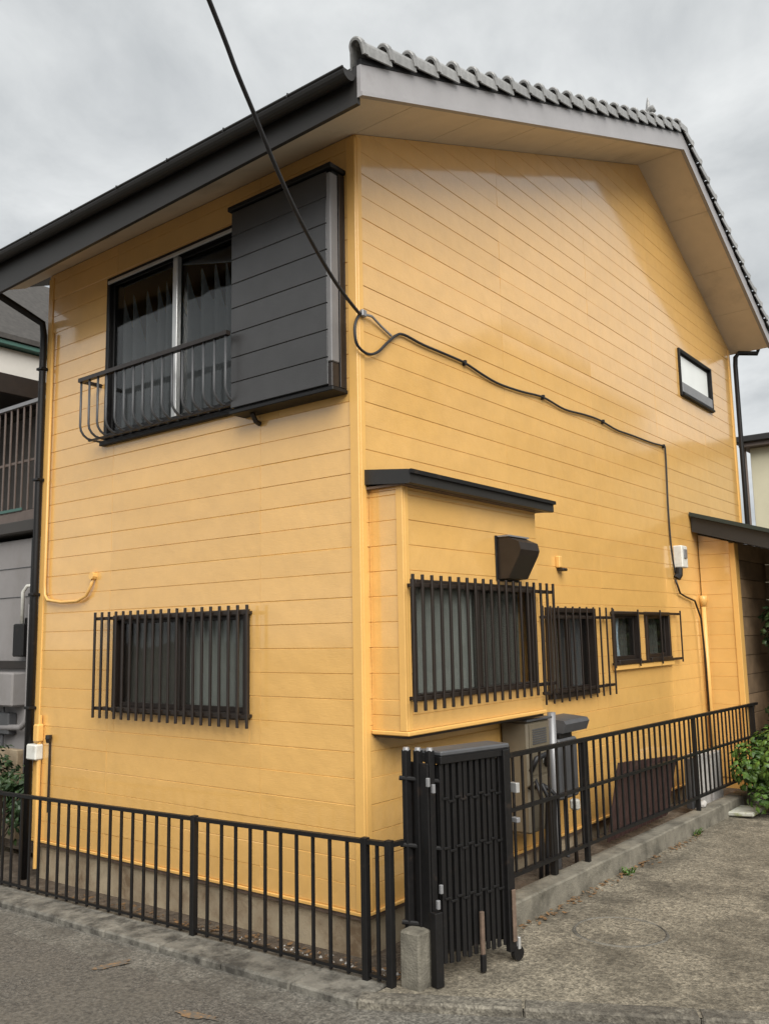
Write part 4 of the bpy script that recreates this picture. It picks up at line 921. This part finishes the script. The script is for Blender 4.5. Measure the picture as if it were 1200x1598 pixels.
# pebbles and dry leaves between fence and foundation
mb = MB(); rd = random.Random(21)
for i in range(520):
    px = rd.uniform(-4.2, 0.45); py_ = rd.uniform(-0.36, -0.03); r = rd.uniform(0.006, 0.022)
    zz_ = G(px)-0.09
    mb.add([(px-r, py_, zz_), (px, py_-r, zz_), (px+r, py_, zz_), (px, py_+r, zz_), (px, py_, zz_+r*0.8), (px, py_, zz_-r)], [(0, 1, 4), (1, 2, 4), (2, 3, 4), (3, 0, 4), (0, 1, 5), (1, 2, 5), (2, 3, 5), (3, 0, 5)])
o = build(mb, 'gravel', m_stone); o['kind'] = 'stuff'; o['label'] = 'loose pale pebbles in the strip between fence and foundation'; o['category'] = 'gravel'
mb = MB()
for i in range(800):
    if rd.random() < 0.7: px, py_ = rd.uniform(-4.2, 0.5), rd.uniform(-0.36, -0.03); zz_ = G(px)-0.075
    else: py_ = rd.uniform(0.8, 4.6); px = 0.615+abs(rd.gauss(0, 0.05)); zz_ = G(1, py_)+0.002
    r = rd.uniform(0.01, 0.028); a = rd.uniform(0, 6.28); d = Vector((math.cos(a), math.sin(a), rd.uniform(-.2, .3)))*r; e = Vector((-d.y, d.x, rd.uniform(0, .4)*r))*0.5; p = Vector((px, py_, zz_+rd.uniform(0, .012)))
    mb.add([p-d, p+e, p+d, p-e], [(0, 1, 2, 3)])
o = build(mb, 'leaf_litter', m_litter); o['kind'] = 'stuff'; o['label'] = 'brown dry leaf litter along the fence foot and kerb'; o['category'] = 'leaf litter'

# ------------------------------------------------------------------ neighbouring buildings
nb_ = thing('neighbour_house', (-7.5, 3.5, -0.3), 'grey neighbouring house with a barred balcony, left of the yellow house', 'house')
build(MB().box((-12, 1.05, -0.5), (-5.2, 7.0, 3.0), 0.01), 'wall', m_nwall, nb_)
build(MB().box((-12, 0.92, 3.06), (-5.25, 1.9, 3.20), 0.01), 'balcony_beam', mat('dark_beam', (0.045, 0.04, 0.036), 0.6), nb_)
build(MB().box((-12, 0.98, 3.201), (-5.3, 1.9, 3.33), 0.01), 'balcony_floor', m_taupe, nb_)
build(MB().box((-12, 0.965, 3.335), (-6.05, 0.978, 3.37), 0.002), 'balcony_edge', m_green, nb_)
brl = build(MB().bar((-12, 1.0, 4.66), (-5.3, 1.0, 4.66), 0.05, 0.045), 'balcony_rail', m_grayalu, nb_)
bm_ = MB().box((-0.014, -0.008, 3.335), (0.014, 0.008, 4.64), 0.003).mesh('baluster', m_taupe)
xx = -5.4
while xx > -8.2:
    o = link('baluster', bm_, brl, (xx, 1.0, 0)); o.matrix_parent_inverse = Matrix.Identity(4); xx -= 0.145
build(MB().bar((-12, 1.02, 3.95), (-5.3, 1.02, 3.95), 0.02, 0.03), 'balcony_midrail', m_taupe, nb_)
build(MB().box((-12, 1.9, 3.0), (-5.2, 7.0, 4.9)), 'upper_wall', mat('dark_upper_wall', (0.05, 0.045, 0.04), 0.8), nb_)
build(MB().box((-12, 0.4, 5.28), (-7.2, 7.0, 5.70), 0.01), 'eave_wall', m_nwhite, nb_)
build(MB().box((-12, 0.3, 5.71), (-7.08, 7.0, 5.77), 0.006), 'eave_gutter', m_green, nb_)
mb = MB().prism([(-7.05, 5.78), (-7.05, 5.85), (-8.9, 7.5), (-12, 7.5), (-12, 5.78)], lambda u, d, v: (u, d, v), 0.2, 7.2); build(mb, 'roof', mat('brown_slate', (0.045, 0.041, 0.037), 0.7, var=0.35, vscale=14), nb_)
build(MB().box((-12, 0.6, 5.0), (-6.95, 1.9, 5.27), 0.01), 'eave_shade_block', m_bronze, nb_)  # dark block stands in for the shadow beneath the eave
build(MB().box((-12, 1.0, 1.46), (-5.75, 1.045, 1.55), 0.005), 'ledge', m_bronze, nb_)
build(MB().box((-7.0, 0.86, 1.03), (-5.92, 1.045, 1.42), 0.02), 'meter_cabinet', m_nwall, nb_)
build(MB().tube([(-5.72, 0.95, 2.2), (-5.72, 0.95, 1.0), (-5.74, 0.95, 0.88), (-5.85, 0.95, 0.80), (-6.6, 0.95, 0.76)], 0.035, 10), 'drain_pipe', m_nwall, nb_, True)
build(MB().box((-5.9, 0.97, 1.9), (-5.7, 1.045, 2.05), 0.01), 'outlet', m_black, nb_)
build(MB().tube([(-5.60, 0.9, 2.95), (-5.60, 0.9, -0.4)], 0.04, 10), 'downpipe', m_black, nb_)
build(MB().box((-9, 0.6, -0.5), (-5.3, 0.68, 0.62), 0.01), 'yard_wall', m_found, nb_)
build(MB().box((-6.02, 0.90, 1.60), (-5.80, 1.045, 1.98), 0.015), 'switch_box', m_black, nb_)
build(MB().tube([(-5.91, 0.95, 1.98), (-5.91, 0.95, 2.35), (-5.86, 0.97, 2.42), (-5.80, 1.0, 2.42)], 0.022, 8), 'conduit', m_white, nb_, True)
build(MB().box((-6.5, 0.93, 0.70), (-6.1, 1.045, 0.95), 0.015), 'vent_cover', m_gray, nb_)
for xx in (-6.3, -6.55, -6.8): build(MB().tube([(xx, 0.98, 1.03), (xx, 0.98, 0.2)], 0.018, 8), 'conduit', m_gray, nb_)
for z_ in (2.3, 2.65): build(MB().box((-12, 1.042, z_), (-5.2, 1.0495, z_+0.008)), 'render_joint', m_gray, nb_)

cr = thing('cream_house', (2, 21, -0.5), 'cream walled house with dark eave seen beyond the rear corner', 'house')
build(MB().box((-2.22, 18, -0.6), (6, 27, 6.2), 0.01), 'wall', m_cream, cr)
build(MB().box((-2.50, 17.6, 6.30), (6.4, 27.4, 6.46), 0.02), 'roof', m_fascia, cr)
build(MB().box((-2.40, 17.7, 6.201), (6.3, 27.3, 6.299)), 'soffit', m_taupe, cr)
build(MB().tube([(-2.34, 17.9, 6.2), (-2.34, 17.9, -0.5)], 0.06, 8), 'downpipe', m_taupe, cr)
# houses across the driveway, outside the frame: they stand in the sheen of the gable siding
def opposite(name, x0, y0, y1, h, label, m):
    ac = thing(name, (x0+3, (y0+y1)/2, -0.3), label, 'house', 'houses across the driveway')
    build(MB().box((x0, y0, -0.6), (x0+7, y1, h-0.35), 0.01), 'wall', m, ac)
    build(MB().box((x0-0.35, y0-0.35, h-0.34), (x0+7.3, y1+0.35, h), 0.03), 'roof', m_fascia, ac)
    for z_ in (1.0, 3.7, 6.3):
        yy = y0+1.6
        while yy < y1-1:
            w = build(MB().box((x0-0.06, yy-0.9, z_), (x0-0.001, yy+0.9, z_+1.3), 0.01), 'window', m_bronze, ac); yy += 2.8
opposite('opposite_house', 7.4, 6.5, 14.2, 8.3, 'nearer flat roofed white house across the driveway, mirrored in the siding', m_nwhite)
opposite('opposite_house', 7.8, 15.0, 25.0, 9.7, 'farther flat roofed cream house across the driveway, mirrored in the siding', m_cream)
